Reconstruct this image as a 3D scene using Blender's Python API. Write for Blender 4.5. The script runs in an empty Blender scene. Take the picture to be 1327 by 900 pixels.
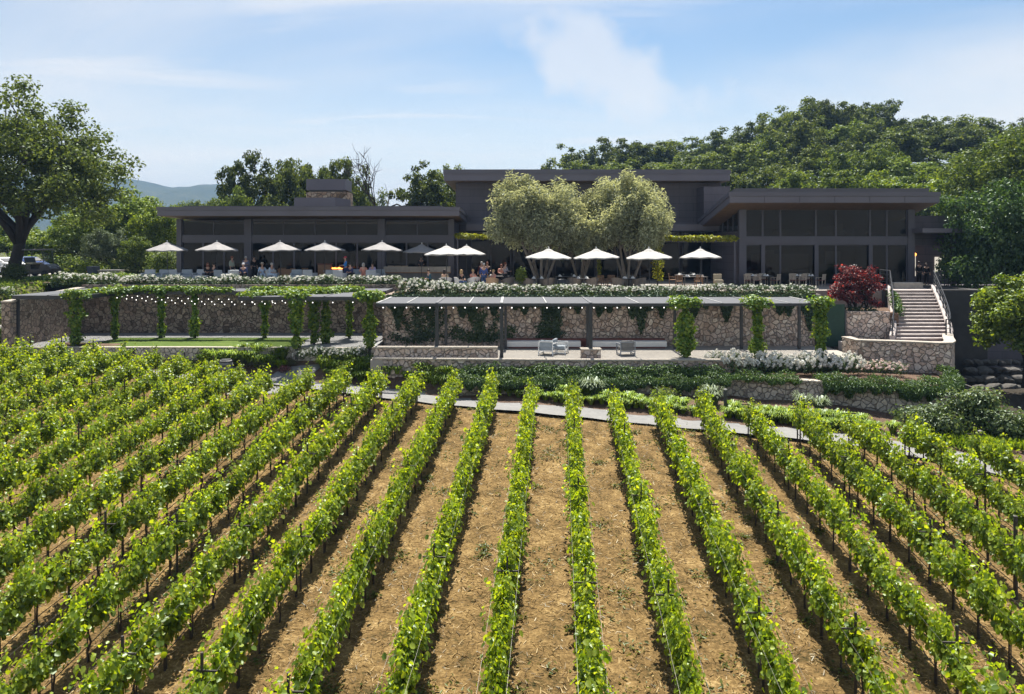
import bpy, bmesh, math, random
import numpy as np
from mathutils import Vector, Matrix
S = bpy.context.scene
COL = S.collection
R = math.radians
F, CX, HY = 1000.0, 663.5, 320.0          # focal length, principal column and horizon row of the photograph
random.seed(7)
def X(px, Y): return (px - CX) * Y / F
def Z(py, Y): return (HY - py) * Y / F
def lerp(a, b, t): return a + (b - a) * t
def sstep(a, b, x):
    t = np.clip((np.asarray(x, float) - a) / (b - a), 0, 1)
    return t * t * (3 - 2 * t)

# ------------------------------------------------------------------ text for labels
ONES = 'first second third fourth fifth sixth seventh eighth ninth tenth eleventh twelfth thirteenth fourteenth fifteenth sixteenth seventeenth eighteenth nineteenth'.split()
TENS = {2: 'twenty', 3: 'thirty', 4: 'forty', 5: 'fifty', 6: 'sixty', 7: 'seventy', 8: 'eighty'}
TENTH = {2: 'twentieth', 3: 'thirtieth', 4: 'fortieth', 5: 'fiftieth', 6: 'sixtieth', 7: 'seventieth', 8: 'eightieth'}
def nth(n):
    if n < 20: return ONES[n - 1]
    t, o = divmod(n, 10)
    return TENTH[t] if o == 0 else TENS[t] + '-' + ONES[o - 1]

# ------------------------------------------------------------------ mesh helpers
class MB:
    def __init__(s): s.v = []; s.f = []; s.mi = []
    def add(s, verts, faces, m=0):
        o = len(s.v)
        s.v += [tuple(v) for v in verts]
        s.f += [tuple(i + o for i in f) for f in faces]
        s.mi += [m] * len(faces)
        return s
    def box(s, x0, x1, y0, y1, z0, z1, m=0):
        v = [(x0,y0,z0),(x1,y0,z0),(x1,y1,z0),(x0,y1,z0),(x0,y0,z1),(x1,y0,z1),(x1,y1,z1),(x0,y1,z1)]
        return s.add(v, [(0,3,2,1),(4,5,6,7),(0,1,5,4),(1,2,6,5),(2,3,7,6),(3,0,4,7)], m)
    def hexa(s, v, m=0):
        return s.add(v, [(0,3,2,1),(4,5,6,7),(0,1,5,4),(1,2,6,5),(2,3,7,6),(3,0,4,7)], m)
    def cbox(s, c, d, m=0):
        return s.box(c[0]-d[0]/2, c[0]+d[0]/2, c[1]-d[1]/2, c[1]+d[1]/2, c[2]-d[2]/2, c[2]+d[2]/2, m)
    def bar(s, p, q, w, h=None, m=0):
        h = h or w
        p = Vector(p); q = Vector(q); d = (q - p).normalized()
        up = Vector((0,0,1)) if abs(d.z) < .95 else Vector((0,1,0))
        a = d.cross(up).normalized() * (w/2); b = a.cross(d).normalized() * (h/2)
        v = [p-a-b, p+a-b, p+a+b, p-a+b, q-a-b, q+a-b, q+a+b, q-a+b]
        return s.add(v, [(0,1,2,3),(7,6,5,4),(0,4,5,1),(1,5,6,2),(2,6,7,3),(3,7,4,0)], m)
    def tube(s, pts, r, n=6, m=0, cap=True):
        pts = [Vector(p) for p in pts]
        if not hasattr(r, '__len__'): r = [r] * len(pts)
        o = len(s.v); ref = None
        for i, p in enumerate(pts):
            d = (pts[min(i+1, len(pts)-1)] - pts[max(i-1, 0)])
            d = d.normalized() if d.length > 1e-9 else Vector((0,0,1))
            if ref is None: ref = d.orthogonal().normalized()
            ref = (ref - d * ref.dot(d))
            ref = ref.normalized() if ref.length > 1e-6 else d.orthogonal().normalized()
            b = d.cross(ref)
            for k in range(n):
                a = 2*math.pi*k/n
                s.v.append(tuple(p + (ref*math.cos(a) + b*math.sin(a)) * r[i]))
        for i in range(len(pts)-1):
            for k in range(n):
                k2 = (k+1) % n
                s.f.append((o+i*n+k, o+i*n+k2, o+(i+1)*n+k2, o+(i+1)*n+k)); s.mi.append(m)
        if cap:
            s.f.append(tuple(o+k for k in reversed(range(n)))); s.mi.append(m)
            e = o+(len(pts)-1)*n
            s.f.append(tuple(e+k for k in range(n))); s.mi.append(m)
        return s
    def lathe(s, prof, n=16, c=(0,0,0), m=0, sx=1, sy=1):
        o = len(s.v)
        for (r, z) in prof:
            for k in range(n):
                a = 2*math.pi*k/n
                s.v.append((c[0]+r*sx*math.cos(a), c[1]+r*sy*math.sin(a), c[2]+z))
        for i in range(len(prof)-1):
            for k in range(n):
                k2 = (k+1) % n
                s.f.append((o+i*n+k, o+i*n+k2, o+(i+1)*n+k2, o+(i+1)*n+k)); s.mi.append(m)
        s.f.append(tuple(o+k for k in reversed(range(n)))); s.mi.append(m)
        e = o+(len(prof)-1)*n
        s.f.append(tuple(e+k for k in range(n))); s.mi.append(m)
        return s
    def ball(s, c, r, m=0, n=8, sz=1):
        return s.lathe([(max(.02*r, r*math.sin(math.pi*i/n)), -r*sz*math.cos(math.pi*i/n)) for i in range(n+1)], max(6, n), c, m)
    def prism(s, poly, z0, z1, m=0):
        n = len(poly)
        z0 = z0 if hasattr(z0, '__len__') else [z0]*n
        z1 = z1 if hasattr(z1, '__len__') else [z1]*n
        v = [(p[0],p[1],z0[i]) for i, p in enumerate(poly)] + [(p[0],p[1],z1[i]) for i, p in enumerate(poly)]
        f = [tuple(reversed(range(n))), tuple(range(n, 2*n))] + [(i,(i+1)%n,n+(i+1)%n,n+i) for i in range(n)]
        return s.add(v, f, m)
    def wallstrip(s, pts, th, z0, z1, m=0):
        """a thick wall following pts (x,y); z0/z1 numbers or lists"""
        n = len(pts)
        z0 = z0 if hasattr(z0, '__len__') else [z0]*n
        z1 = z1 if hasattr(z1, '__len__') else [z1]*n
        L = []
        for i in range(n):
            d = Vector((pts[min(i+1,n-1)][0]-pts[max(i-1,0)][0], pts[min(i+1,n-1)][1]-pts[max(i-1,0)][1])).normalized()
            L.append((-d.y*th/2, d.x*th/2))
        o = len(s.v)
        for i in range(n):
            (x, y), (a, b) = pts[i], L[i]
            s.v += [(x+a,y+b,z0[i]),(x-a,y-b,z0[i]),(x-a,y-b,z1[i]),(x+a,y+b,z1[i])]
        for i in range(n-1):
            for k in range(4):
                s.f.append((o+4*i+k, o+4*i+(k+1)%4, o+4*i+4+(k+1)%4, o+4*i+4+k)); s.mi.append(m)
        s.f += [(o,o+3,o+2,o+1), tuple(o+4*(n-1)+k for k in range(4))]; s.mi += [m, m]
        return s
    def mesh(s, name, mats, smooth=False, bevel=0):
        me = bpy.data.meshes.new(name)
        me.from_pydata(s.v, [], s.f)
        mats = mats if isinstance(mats, (list, tuple)) else [mats]
        for m in mats: me.materials.append(m)
        if len(mats) > 1: me.polygons.foreach_set('material_index', s.mi)
        bm = bmesh.new(); bm.from_mesh(me)
        if bevel:
            try:
                bmesh.ops.bevel(bm, geom=[e for e in bm.edges if len(e.link_faces) == 2 and e.calc_face_angle(0) > .6], offset=bevel, segments=2, affect='EDGES', profile=.5)
            except Exception: pass
        bmesh.ops.recalc_face_normals(bm, faces=bm.faces)
        bm.to_mesh(me); bm.free()
        if smooth: me.polygons.foreach_set('use_smooth', [True]*len(me.polygons))
        me.update()
        return me
    def build(s, name, mats, parent=None, smooth=False, bevel=0):
        return link(name, s.mesh(name, mats, smooth, bevel), parent)

def link(name, me, parent=None):
    o = bpy.data.objects.new(name, me); COL.objects.link(o)
    if parent is not None: o.parent = parent
    return o
def tag(o, label=None, cat=None, group=None, kind=None):
    if label: o['label'] = label
    if cat: o['category'] = cat
    if group: o['group'] = group
    if kind: o['kind'] = kind
    return o
def thing(name, label, cat, loc=(0,0,0), rz=0, group=None):
    o = bpy.data.objects.new(name, None); COL.objects.link(o)
    o.empty_display_size = .2
    o.location = loc; o.rotation_euler = (0,0,rz)
    return tag(o, label, cat, group)
def copy_tree(o, parent=None):
    c = o.copy(); COL.objects.link(c)
    if parent is not None: c.parent = parent
    for ch in list(o.children): copy_tree(ch, c)
    return c
def dup(root, loc, rz=0, label=None, scale=None):
    c = copy_tree(root)
    c.location = loc; c.rotation_euler = (0,0,rz)
    if scale is not None: c.scale = scale if hasattr(scale,'__len__') else (scale,)*3
    if label: c['label'] = label
    return c
class Kit:
    """first use moves the prototype, later uses copy it"""
    def __init__(s, root): s.root = root; s.used = False
    def put(s, loc, rz=0, label=None, scale=None):
        if not s.used:
            s.used = True; o = s.root; o.location = loc; o.rotation_euler = (0,0,rz)
            if scale is not None: o.scale = scale if hasattr(scale,'__len__') else (scale,)*3
            if label: o['label'] = label
            return o
        return dup(s.root, loc, rz, label, scale)

def np_mesh(name, V, Fc, mats, mi=None, smooth=False):
    V = np.asarray(V, np.float32); Fc = np.asarray(Fc, np.int32)
    me = bpy.data.meshes.new(name)
    nf, k = Fc.shape
    me.vertices.add(len(V)); me.vertices.foreach_set('co', V.ravel())
    me.loops.add(nf*k); me.loops.foreach_set('vertex_index', Fc.ravel())
    me.polygons.add(nf); me.polygons.foreach_set('loop_start', np.arange(0, nf*k, k, dtype=np.int32))
    me.polygons.foreach_set('loop_total', np.full(nf, k, np.int32))
    mats = mats if isinstance(mats, (list, tuple)) else [mats]
    for m in mats: me.materials.append(m)
    if mi is not None: me.polygons.foreach_set('material_index', np.asarray(mi, np.int32))
    if smooth: me.polygons.foreach_set('use_smooth', np.ones(nf, bool))
    me.update(calc_edges=True)
    return me

LEAF = (np.array([(0,0,0),(-.48,.30,.13),(-.36,.80,.12),(0,1.05,-.02),(.36,.80,.12),(.48,.30,.13)], float), np.array([(0,3,2,1),(0,5,4,3)]))
def norm(a): return a / np.maximum(np.linalg.norm(a, axis=1, keepdims=True), 1e-9)
def leaf_arrays(rng, C, N, size, aspect=1.0, T=None, tmpl=LEAF):
    """C positions, N preferred normals, size array; returns verts, faces"""
    n = len(C); N = norm(N)
    t = rng.normal(size=(n,3)) if T is None else np.asarray(T, float)
    t = norm(t - N * np.sum(t*N, axis=1, keepdims=True) + 1e-6)
    b = np.cross(N, t)
    tv, tf = tmpl
    size = np.broadcast_to(np.asarray(size, float), (n,))
    L = tv[None,:,:] * size[:,None,None]
    V = C[:,None,:] + L[:,:,0:1]*aspect*b[:,None,:] + L[:,:,1:2]*t[:,None,:] + L[:,:,2:3]*N[:,None,:]
    Fc = tf[None,:,:] + (np.arange(n)*len(tv))[:,None,None]
    return V.reshape(-1,3), Fc.reshape(-1, tf.shape[1])
def merge(parts):
    """list of (V,F,mi) -> arrays"""
    Vs, Fs, Ms, o = [], [], [], 0
    for V, Fc, m in parts:
        Vs.append(V); Fs.append(Fc+o); Ms.append(np.full(len(Fc), m)); o += len(V)
    return np.concatenate(Vs), np.concatenate(Fs), np.concatenate(Ms)

# ------------------------------------------------------------------ materials
def newmat(name):
    m = bpy.data.materials.new(name); m.use_nodes = True
    nt = m.node_tree; nt.nodes.clear()
    out = nt.nodes.new('ShaderNodeOutputMaterial')
    return m, nt, out
def N_(nt, t, **kw):
    n = nt.nodes.new(t)
    for k, v in kw.items(): setattr(n, k, v)
    return n
def ramp(nt, fac, stops):
    r = N_(nt, 'ShaderNodeValToRGB'); e = r.color_ramp.elements
    while len(e) < len(stops): e.new(.5)
    for i, (p, c) in enumerate(stops):
        e[i].position = p; e[i].color = (*c, 1)
    nt.links.new(fac, r.inputs[0]); return r.outputs[0]
def mat(name, col, rough=.6, var=.12, scale=3.0, metal=0, bump=0, spec=.5, coords='Object'):
    """principled surface with slight noise variation of the base colour"""
    m, nt, out = newmat(name); L = nt.links
    b = N_(nt, 'ShaderNodeBsdfPrincipled')
    tc = N_(nt, 'ShaderNodeTexCoord')
    nz = N_(nt, 'ShaderNodeTexNoise'); nz.inputs['Scale'].default_value = scale; nz.inputs['Detail'].default_value = 6
    L.new(tc.outputs[coords], nz.inputs['Vector'])
    c = np.array(col, float)
    col_o = ramp(nt, nz.outputs[0], [(.25, tuple(c*(1-var))), (.75, tuple(np.minimum(c*(1+var), 1)))])
    L.new(col_o, b.inputs['Base Color'])
    b.inputs['Roughness'].default_value = rough; b.inputs['Metallic'].default_value = metal
    b.inputs['Specular IOR Level'].default_value = spec
    if bump:
        bp = N_(nt, 'ShaderNodeBump'); bp.inputs['Strength'].default_value = bump; bp.inputs['Distance'].default_value = .03
        n2 = N_(nt, 'ShaderNodeTexNoise'); n2.inputs['Scale'].default_value = scale*8; n2.inputs['Detail'].default_value = 5
        L.new(tc.outputs[coords], n2.inputs['Vector']); L.new(n2.outputs[0], bp.inputs['Height']); L.new(bp.outputs[0], b.inputs['Normal'])
    L.new(b.outputs[0], out.inputs[0]); return m
def leafmat(name, stops, trans=.4, tcol=None, gloss=.05, var=.25):
    """leaf: colour differs leaf by leaf; diffuse + translucent + a little gloss"""
    m, nt, out = newmat(name); L = nt.links
    g = N_(nt, 'ShaderNodeNewGeometry'); oi = N_(nt, 'ShaderNodeObjectInfo')
    c = ramp(nt, g.outputs['Random Per Island'], stops)
    hs = N_(nt, 'ShaderNodeHueSaturation')
    mr = N_(nt, 'ShaderNodeMapRange'); mr.inputs[3].default_value = 1-var; mr.inputs[4].default_value = 1+var
    L.new(oi.outputs['Random'], mr.inputs[0]); L.new(mr.outputs[0], hs.inputs['Value']); L.new(c, hs.inputs['Color'])
    d = N_(nt, 'ShaderNodeBsdfDiffuse'); t = N_(nt, 'ShaderNodeBsdfTranslucent'); gl = N_(nt, 'ShaderNodeBsdfGlossy')
    gl.inputs['Roughness'].default_value = .42; gl.inputs['Color'].default_value = (.55,.62,.6,1)
    L.new(hs.outputs[0], d.inputs[0])
    mx = N_(nt, 'ShaderNodeMixRGB'); mx.blend_type = 'MULTIPLY'; mx.inputs[0].default_value = 1
    tc = tcol or (1.5, 1.35, .55)
    mx.inputs[2].default_value = (*tc, 1); L.new(hs.outputs[0], mx.inputs[1]); L.new(mx.outputs[0], t.inputs[0])
    m1 = N_(nt, 'ShaderNodeMixShader'); m1.inputs[0].default_value = trans
    L.new(d.outputs[0], m1.inputs[1]); L.new(t.outputs[0], m1.inputs[2])
    m2 = N_(nt, 'ShaderNodeMixShader'); m2.inputs[0].default_value = gloss
    L.new(m1.outputs[0], m2.inputs[1]); L.new(gl.outputs[0], m2.inputs[2])
    L.new(m2.outputs[0], out.inputs[0]); return m
def stonemat(name, cols, scale=2.6, mortar=(.12,.10,.085), bump=.8, stretch=(1,1,1)):
    m, nt, out = newmat(name); L = nt.links
    b = N_(nt, 'ShaderNodeBsdfPrincipled'); tc = N_(nt, 'ShaderNodeTexCoord')
    mp = N_(nt, 'ShaderNodeMapping'); mp.inputs['Scale'].default_value = stretch
    L.new(tc.outputs['Object'], mp.inputs[0])
    w = N_(nt, 'ShaderNodeTexNoise'); w.inputs['Scale'].default_value = 3; L.new(mp.outputs[0], w.inputs['Vector'])
    ad = N_(nt, 'ShaderNodeVectorMath'); ad.operation = 'MULTIPLY_ADD'; ad.inputs[1].default_value = (.18,.18,.18)
    L.new(w.outputs['Color'], ad.inputs[0]); L.new(mp.outputs[0], ad.inputs[2])
    v1 = N_(nt, 'ShaderNodeTexVoronoi'); v1.inputs['Scale'].default_value = scale
    v2 = N_(nt, 'ShaderNodeTexVoronoi', feature='DISTANCE_TO_EDGE'); v2.inputs['Scale'].default_value = scale
    L.new(ad.outputs[0], v1.inputs['Vector']); L.new(ad.outputs[0], v2.inputs['Vector'])
    sep = N_(nt, 'ShaderNodeSeparateColor'); L.new(v1.outputs['Color'], sep.inputs[0])
    c = ramp(nt, sep.outputs[0], [(i/(len(cols)-1), k) for i, k in enumerate(cols)])
    nz = N_(nt, 'ShaderNodeTexNoise'); nz.inputs['Scale'].default_value = 9; nz.inputs['Detail'].default_value = 8
    L.new(tc.outputs['Object'], nz.inputs['Vector'])
    mu = N_(nt, 'ShaderNodeMixRGB'); mu.blend_type = 'OVERLAY'; mu.inputs[0].default_value = .55
    L.new(c, mu.inputs[1]); L.new(nz.outputs[0], mu.inputs[2])
    ed = N_(nt, 'ShaderNodeMapRange'); ed.inputs[1].default_value = .015; ed.inputs[2].default_value = .075
    L.new(v2.outputs['Distance'], ed.inputs[0])
    mm = N_(nt, 'ShaderNodeMixRGB'); mm.inputs[1].default_value = (*mortar, 1)
    L.new(ed.outputs[0], mm.inputs[0]); L.new(mu.outputs[0], mm.inputs[2]); L.new(mm.outputs[0], b.inputs['Base Color'])
    b.inputs['Roughness'].default_value = .9; b.inputs['Specular IOR Level'].default_value = .2
    hm = N_(nt, 'ShaderNodeMath'); hm.operation = 'MULTIPLY_ADD'; hm.inputs[1].default_value = .35
    L.new(nz.outputs[0], hm.inputs[0]); L.new(ed.outputs[0], hm.inputs[2])
    hx = N_(nt, 'ShaderNodeMath'); hx.operation = 'MULTIPLY_ADD'; hx.inputs[1].default_value = .5
    L.new(sep.outputs[1], hx.inputs[0]); L.new(hm.outputs[0], hx.inputs[2])
    bp = N_(nt, 'ShaderNodeBump'); bp.inputs['Strength'].default_value = bump; bp.inputs['Distance'].default_value = .09
    L.new(hx.outputs[0], bp.inputs['Height']); L.new(bp.outputs[0], b.inputs['Normal'])
    L.new(b.outputs[0], out.inputs[0]); return m
def groundmat(name, stops, s1=.35, s2=6, s3=60, bump=.6, rough=.95, w3=.9):
    """earth / straw / turf: three octaves of noise, object coordinates"""
    m, nt, out = newmat(name); L = nt.links
    b = N_(nt, 'ShaderNodeBsdfPrincipled'); tc = N_(nt, 'ShaderNodeTexCoord')
    ns = []
    for s in (s1, s2, s3):
        n = N_(nt, 'ShaderNodeTexNoise'); n.inputs['Scale'].default_value = s; n.inputs['Detail'].default_value = 7; n.inputs['Roughness'].default_value = .65
        L.new(tc.outputs['Object'], n.inputs['Vector']); ns.append(n.outputs[0])
    a = N_(nt, 'ShaderNodeMath'); a.operation = 'MULTIPLY_ADD'; a.inputs[1].default_value = .9; L.new(ns[1], a.inputs[0]); L.new(ns[0], a.inputs[2])
    a2 = N_(nt, 'ShaderNodeMath'); a2.operation = 'MULTIPLY_ADD'; a2.inputs[1].default_value = w3; L.new(ns[2], a2.inputs[0]); L.new(a.outputs[0], a2.inputs[2])
    mr = N_(nt, 'ShaderNodeMapRange'); mr.inputs[1].default_value = .95+.5*(w3-.9); mr.inputs[2].default_value = 1.85+.5*(w3-.9); L.new(a2.outputs[0], mr.inputs[0])
    L.new(ramp(nt, mr.outputs[0], stops), b.inputs['Base Color'])
    b.inputs['Roughness'].default_value = rough; b.inputs['Specular IOR Level'].default_value = .15
    bp = N_(nt, 'ShaderNodeBump'); bp.inputs['Strength'].default_value = bump; bp.inputs['Distance'].default_value = .05
    L.new(a2.outputs[0], bp.inputs['Height']); L.new(bp.outputs[0], b.inputs['Normal'])
    L.new(b.outputs[0], out.inputs[0]); return m
def glassmat(name, tint=(.40,.40,.40), gl=.010, rough=.02, k=.28):
    m, nt, out = newmat(name); L = nt.links
    t = N_(nt, 'ShaderNodeBsdfTransparent'); t.inputs[0].default_value = (*tint, 1)
    g = N_(nt, 'ShaderNodeBsdfGlossy'); g.inputs['Roughness'].default_value = rough
    lw = N_(nt, 'ShaderNodeLayerWeight'); lw.inputs[0].default_value = .25
    gtc = N_(nt, 'ShaderNodeTexCoord'); gn = N_(nt, 'ShaderNodeTexNoise'); gn.inputs['Scale'].default_value = .9; gn.inputs['Detail'].default_value = 2; L.new(gtc.outputs['Object'], gn.inputs['Vector'])
    gb = N_(nt, 'ShaderNodeBump'); gb.inputs['Strength'].default_value = .25; gb.inputs['Distance'].default_value = .04; L.new(gn.outputs[0], gb.inputs['Height']); L.new(gb.outputs[0], g.inputs['Normal'])
    ad = N_(nt, 'ShaderNodeMath'); ad.operation = 'MULTIPLY_ADD'; ad.inputs[1].default_value = k; ad.inputs[2].default_value = gl
    L.new(lw.outputs['Fresnel'], ad.inputs[0])
    mx = N_(nt, 'ShaderNodeMixShader'); L.new(ad.outputs[0], mx.inputs[0]); L.new(t.outputs[0], mx.inputs[1]); L.new(g.outputs[0], mx.inputs[2])
    L.new(mx.outputs[0], out.inputs[0]); return m
def emitmat(name, col, st):
    m, nt, out = newmat(name); e = N_(nt, 'ShaderNodeEmission'); e.inputs[0].default_value = (*col,1); e.inputs[1].default_value = st
    nt.links.new(e.outputs[0], out.inputs[0]); return m

def panelmat(name, col, rough):
    """metal cladding: wide boards with narrow joints, sheet-to-sheet tone differences and faint streaks"""
    m, nt, out = newmat(name); L = nt.links
    b = N_(nt, 'ShaderNodeBsdfPrincipled'); tc = N_(nt, 'ShaderNodeTexCoord'); mp = N_(nt, 'ShaderNodeMapping'); mp.inputs['Rotation'].default_value = (math.pi/2,0,0)
    L.new(tc.outputs['Object'], mp.inputs[0])
    br = N_(nt, 'ShaderNodeTexBrick'); br.inputs['Scale'].default_value = 1; br.inputs['Brick Width'].default_value = 2.4; br.inputs['Row Height'].default_value = .62
    br.inputs['Mortar Size'].default_value = .012; c = np.array(col)
    br.inputs['Color1'].default_value = (*(c*.9),1); br.inputs['Color2'].default_value = (*(c*1.12),1); br.inputs['Mortar'].default_value = (*(c*.35),1)
    L.new(mp.outputs[0], br.inputs['Vector'])
    ms = N_(nt, 'ShaderNodeMapping'); ms.inputs['Scale'].default_value = (2.5,2.5,.25); L.new(tc.outputs['Object'], ms.inputs[0])
    nz = N_(nt, 'ShaderNodeTexNoise'); nz.inputs['Scale'].default_value = 1; nz.inputs['Detail'].default_value = 6; L.new(ms.outputs[0], nz.inputs['Vector'])
    mu = N_(nt, 'ShaderNodeMixRGB'); mu.blend_type = 'OVERLAY'; mu.inputs[0].default_value = .35; L.new(br.outputs[0], mu.inputs[1]); L.new(nz.outputs[0], mu.inputs[2])
    L.new(mu.outputs[0], b.inputs['Base Color']); b.inputs['Roughness'].default_value = rough
    L.new(b.outputs[0], out.inputs[0]); return m
M = {}
M['siding'] = panelmat('dark_siding', (.086,.076,.092), .6)
M['fascia'] = mat('dark_fascia', (.122,.112,.138), .5, .10, .5)
M['fascia2'] = mat('upper_fascia', (.102,.094,.116), .5, .10, .5)
M['mullion'] = mat('dark_mullion', (.076,.072,.092), .5, .08, 1)
M['soffit'] = mat('wood_soffit', (.16,.105,.068), .6, .22, 2.5)
M['roof'] = mat('roof_membrane', (.10,.095,.10), .8, .15, .6)
M['interior'] = mat('interior_plaster', (.20,.18,.165), .8, .55, .45)
M['glass'] = glassmat('window_glass')
M['clear'] = glassmat('clear_glass', (.8,.85,.85), .06, .02, .5)
M['steel'] = mat('dark_steel', (.030,.032,.038), .45, .1, 3)
M['louvre'] = mat('grey_louvre', (.16,.163,.175), .85, .08, 2, spec=.1)
M['rafter'] = mat('pale_rafter', (.36,.36,.36), .85, .08, 2, spec=.1)
M['stone_tan'] = stonemat('tan_rubble_stone', [(.26,.19,.15),(.54,.42,.34),(.45,.35,.30),(.60,.50,.42),(.42,.36,.33),(.56,.44,.37),(.66,.58,.50)], 3.6, (.34,.29,.25), 1.0)
M['stone_grey'] = stonemat('grey_rubble_stone', [(.26,.23,.20),(.50,.45,.37),(.39,.36,.31),(.56,.50,.42),(.44,.40,.34),(.60,.54,.46)], 3.9, (.34,.30,.26), 1.0)
M['stone_shade'] = stonemat('shaded_brown_rubble', [(.13,.10,.08),(.34,.26,.21),(.26,.21,.175),(.42,.34,.27),(.31,.26,.21)], 3.6)  # brown rubble with the pergola roof's shade put into its colour
M['chimney'] = stonemat('chimney_stone', [(.13,.09,.06),(.42,.30,.20),(.30,.20,.14),(.50,.40,.30),(.33,.25,.19)], 3.0)
M['cap'] = mat('coping_stone', (.36,.32,.27), .85, .2, 4, bump=.2)
M['concrete'] = groundmat('path_concrete', [(.0,(.15,.15,.15)),(.5,(.20,.198,.195)),(1,(.25,.247,.24))], .5, 4, 80, .08, .85)
M['patio'] = groundmat('patio_paving', [(.0,(.27,.25,.225)),(1,(.36,.335,.30))], .5, 4, 60, .08, .8)
M['patio_dark'] = groundmat('grey_patio_paving', [(.0,(.20,.20,.20)),(1,(.28,.28,.28))], .5, 4, 60, .08, .8)
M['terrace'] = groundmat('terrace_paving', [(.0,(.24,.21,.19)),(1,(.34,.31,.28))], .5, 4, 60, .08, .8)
M['straw'] = groundmat('mown_straw', [(.0,(.026,.028,.008)),(.22,(.070,.052,.018)),(.42,(.135,.085,.032)),(.66,(.225,.148,.058)),(1,(.44,.32,.15))], .9, 2.3, 14, 1.0, w3=1.2)
M['mulch'] = groundmat('bark_mulch', [(.0,(.055,.035,.024)),(.5,(.13,.085,.06)),(1,(.25,.17,.125))], .8, 8, 40, 1.0)
M['meadow'] = groundmat('dry_meadow', [(.0,(.035,.045,.014)),(.5,(.075,.08,.028)),(1,(.16,.135,.06))], .1, 1.5, 20, .8)
M['lawn'] = groundmat('mown_lawn', [(.0,(.050,.085,.014)),(.5,(.075,.118,.020)),(1,(.125,.165,.035))], .5, 6, 50, .5)
M['drive'] = groundmat('pale_drive', [(.0,(.36,.34,.31)),(1,(.46,.44,.40))], .5, 4, 60, .1, .85)
M['ravine'] = groundmat('shaded_ravine_soil', [(.0,(.022,.018,.013)),(1,(.06,.05,.038))], .5, 4, 40, .8)  # soil colour darkened to carry the shade of the ravine trees
M['vine_leaf'] = leafmat('grapevine_leaf', [(0,(.088,.155,.010)),(.35,(.155,.245,.015)),(.7,(.235,.325,.02)),(1,(.33,.405,.036))], .58, (1.7,1.5,.42), .045, .14)
M['vine_tip'] = leafmat('grapevine_shoot_leaf', [(0,(.24,.34,.024)),(1,(.36,.44,.045))], .58, (1.6,1.4,.5), .06, .14)
M['creeper'] = leafmat('creeper_leaf', [(0,(.060,.13,.012)),(.5,(.12,.21,.018)),(1,(.24,.30,.028))], .4, (1.6,1.4,.5), .05, .12)
M['creeper_gold'] = leafmat('golden_creeper_leaf', [(0,(.13,.18,.015)),(.5,(.26,.28,.02)),(1,(.42,.40,.03))], .4, (1.5,1.4,.5), .05, .1)
M['ivy'] = leafmat('ivy_leaf', [(0,(.020,.042,.014)),(.6,(.038,.070,.022)),(1,(.07,.10,.032))], .2, None, .06, .12)
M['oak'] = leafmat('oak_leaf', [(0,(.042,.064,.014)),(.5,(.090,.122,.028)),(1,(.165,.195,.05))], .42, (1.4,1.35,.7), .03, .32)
M['oak_dark'] = leafmat('dark_oak_leaf', [(0,(.038,.058,.015)),(.5,(.076,.106,.026)),(1,(.14,.168,.044))], .42, (1.4,1.35,.7), .03, .32)  # darker green foliage variant
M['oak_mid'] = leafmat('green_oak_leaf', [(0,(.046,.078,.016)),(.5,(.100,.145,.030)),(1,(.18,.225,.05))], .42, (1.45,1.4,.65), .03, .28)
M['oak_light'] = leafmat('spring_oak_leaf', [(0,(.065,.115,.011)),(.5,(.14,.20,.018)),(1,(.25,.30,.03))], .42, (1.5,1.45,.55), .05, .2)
M['bay'] = leafmat('bay_leaf', [(0,(.026,.060,.018)),(.5,(.056,.105,.030)),(1,(.11,.165,.046))], .36, (1.4,1.4,.7), .045, .15)
M['olive'] = leafmat('olive_leaf', [(0,(.17,.19,.120)),(.5,(.34,.36,.235)),(1,(.54,.555,.40))], .42, (1.25,1.2,.7), .05, .12)
M['rose_leaf'] = leafmat('rose_leaf', [(0,(.025,.052,.014)),(.6,(.055,.095,.02)),(1,(.11,.155,.03))], .3, None, .06, .2)
M['petal'] = leafmat('white_petal', [(0,(.62,.60,.52)),(.6,(.80,.79,.74)),(1,(.84,.83,.80))], .3, (1,1,.95), .02, .04)
M['petal_pink'] = leafmat('blush_petal', [(0,(.66,.46,.42)),(.6,(.78,.66,.60)),(1,(.82,.76,.70))], .3, (1,.95,.9), .02, .04)
M['maple'] = leafmat('red_maple_leaf', [(0,(.045,.015,.022)),(.5,(.080,.021,.027)),(.8,(.16,.030,.030)),(1,(.34,.085,.06))], .42, (1.8,.8,.7), .05, .05)
M['grass'] = leafmat('tuft_blade', [(0,(.075,.14,.012)),(.5,(.16,.25,.018)),(1,(.29,.37,.035))], .4, (1.5,1.4,.5), .04, .2)
M['sage'] = leafmat('grey_sage_leaf', [(0,(.085,.12,.06)),(1,(.21,.25,.15))], .3, (1.2,1.2,.8), .04, .15)
M['rosemary'] = leafmat('rosemary_leaf', [(0,(.030,.062,.012)),(.5,(.058,.115,.018)),(1,(.115,.185,.03))], .3, None, .05, .12)
M['spiraea'] = leafmat('pink_flower_cluster', [(0,(.10,.05,.045)),(.5,(.26,.11,.11)),(1,(.42,.20,.20))], .3, (1.2,1,1), .02, .15)
M['brush'] = leafmat('brown_shrub_leaf', [(0,(.055,.06,.028)),(1,(.15,.14,.07))], .3, None, .03, .15)
M['laurel'] = leafmat('pale_laurel_leaf', [(0,(.035,.065,.018)),(.5,(.075,.115,.036)),(1,(.18,.22,.085))], .4, (1.4,1.35,.7), .045, .12)
M['straw_blade'] = leafmat('straw_blade', [(0,(.06,.036,.012)),(.5,(.21,.13,.05)),(1,(.48,.35,.16))], .2, (1.1,1,.8), .03, .05)
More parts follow.
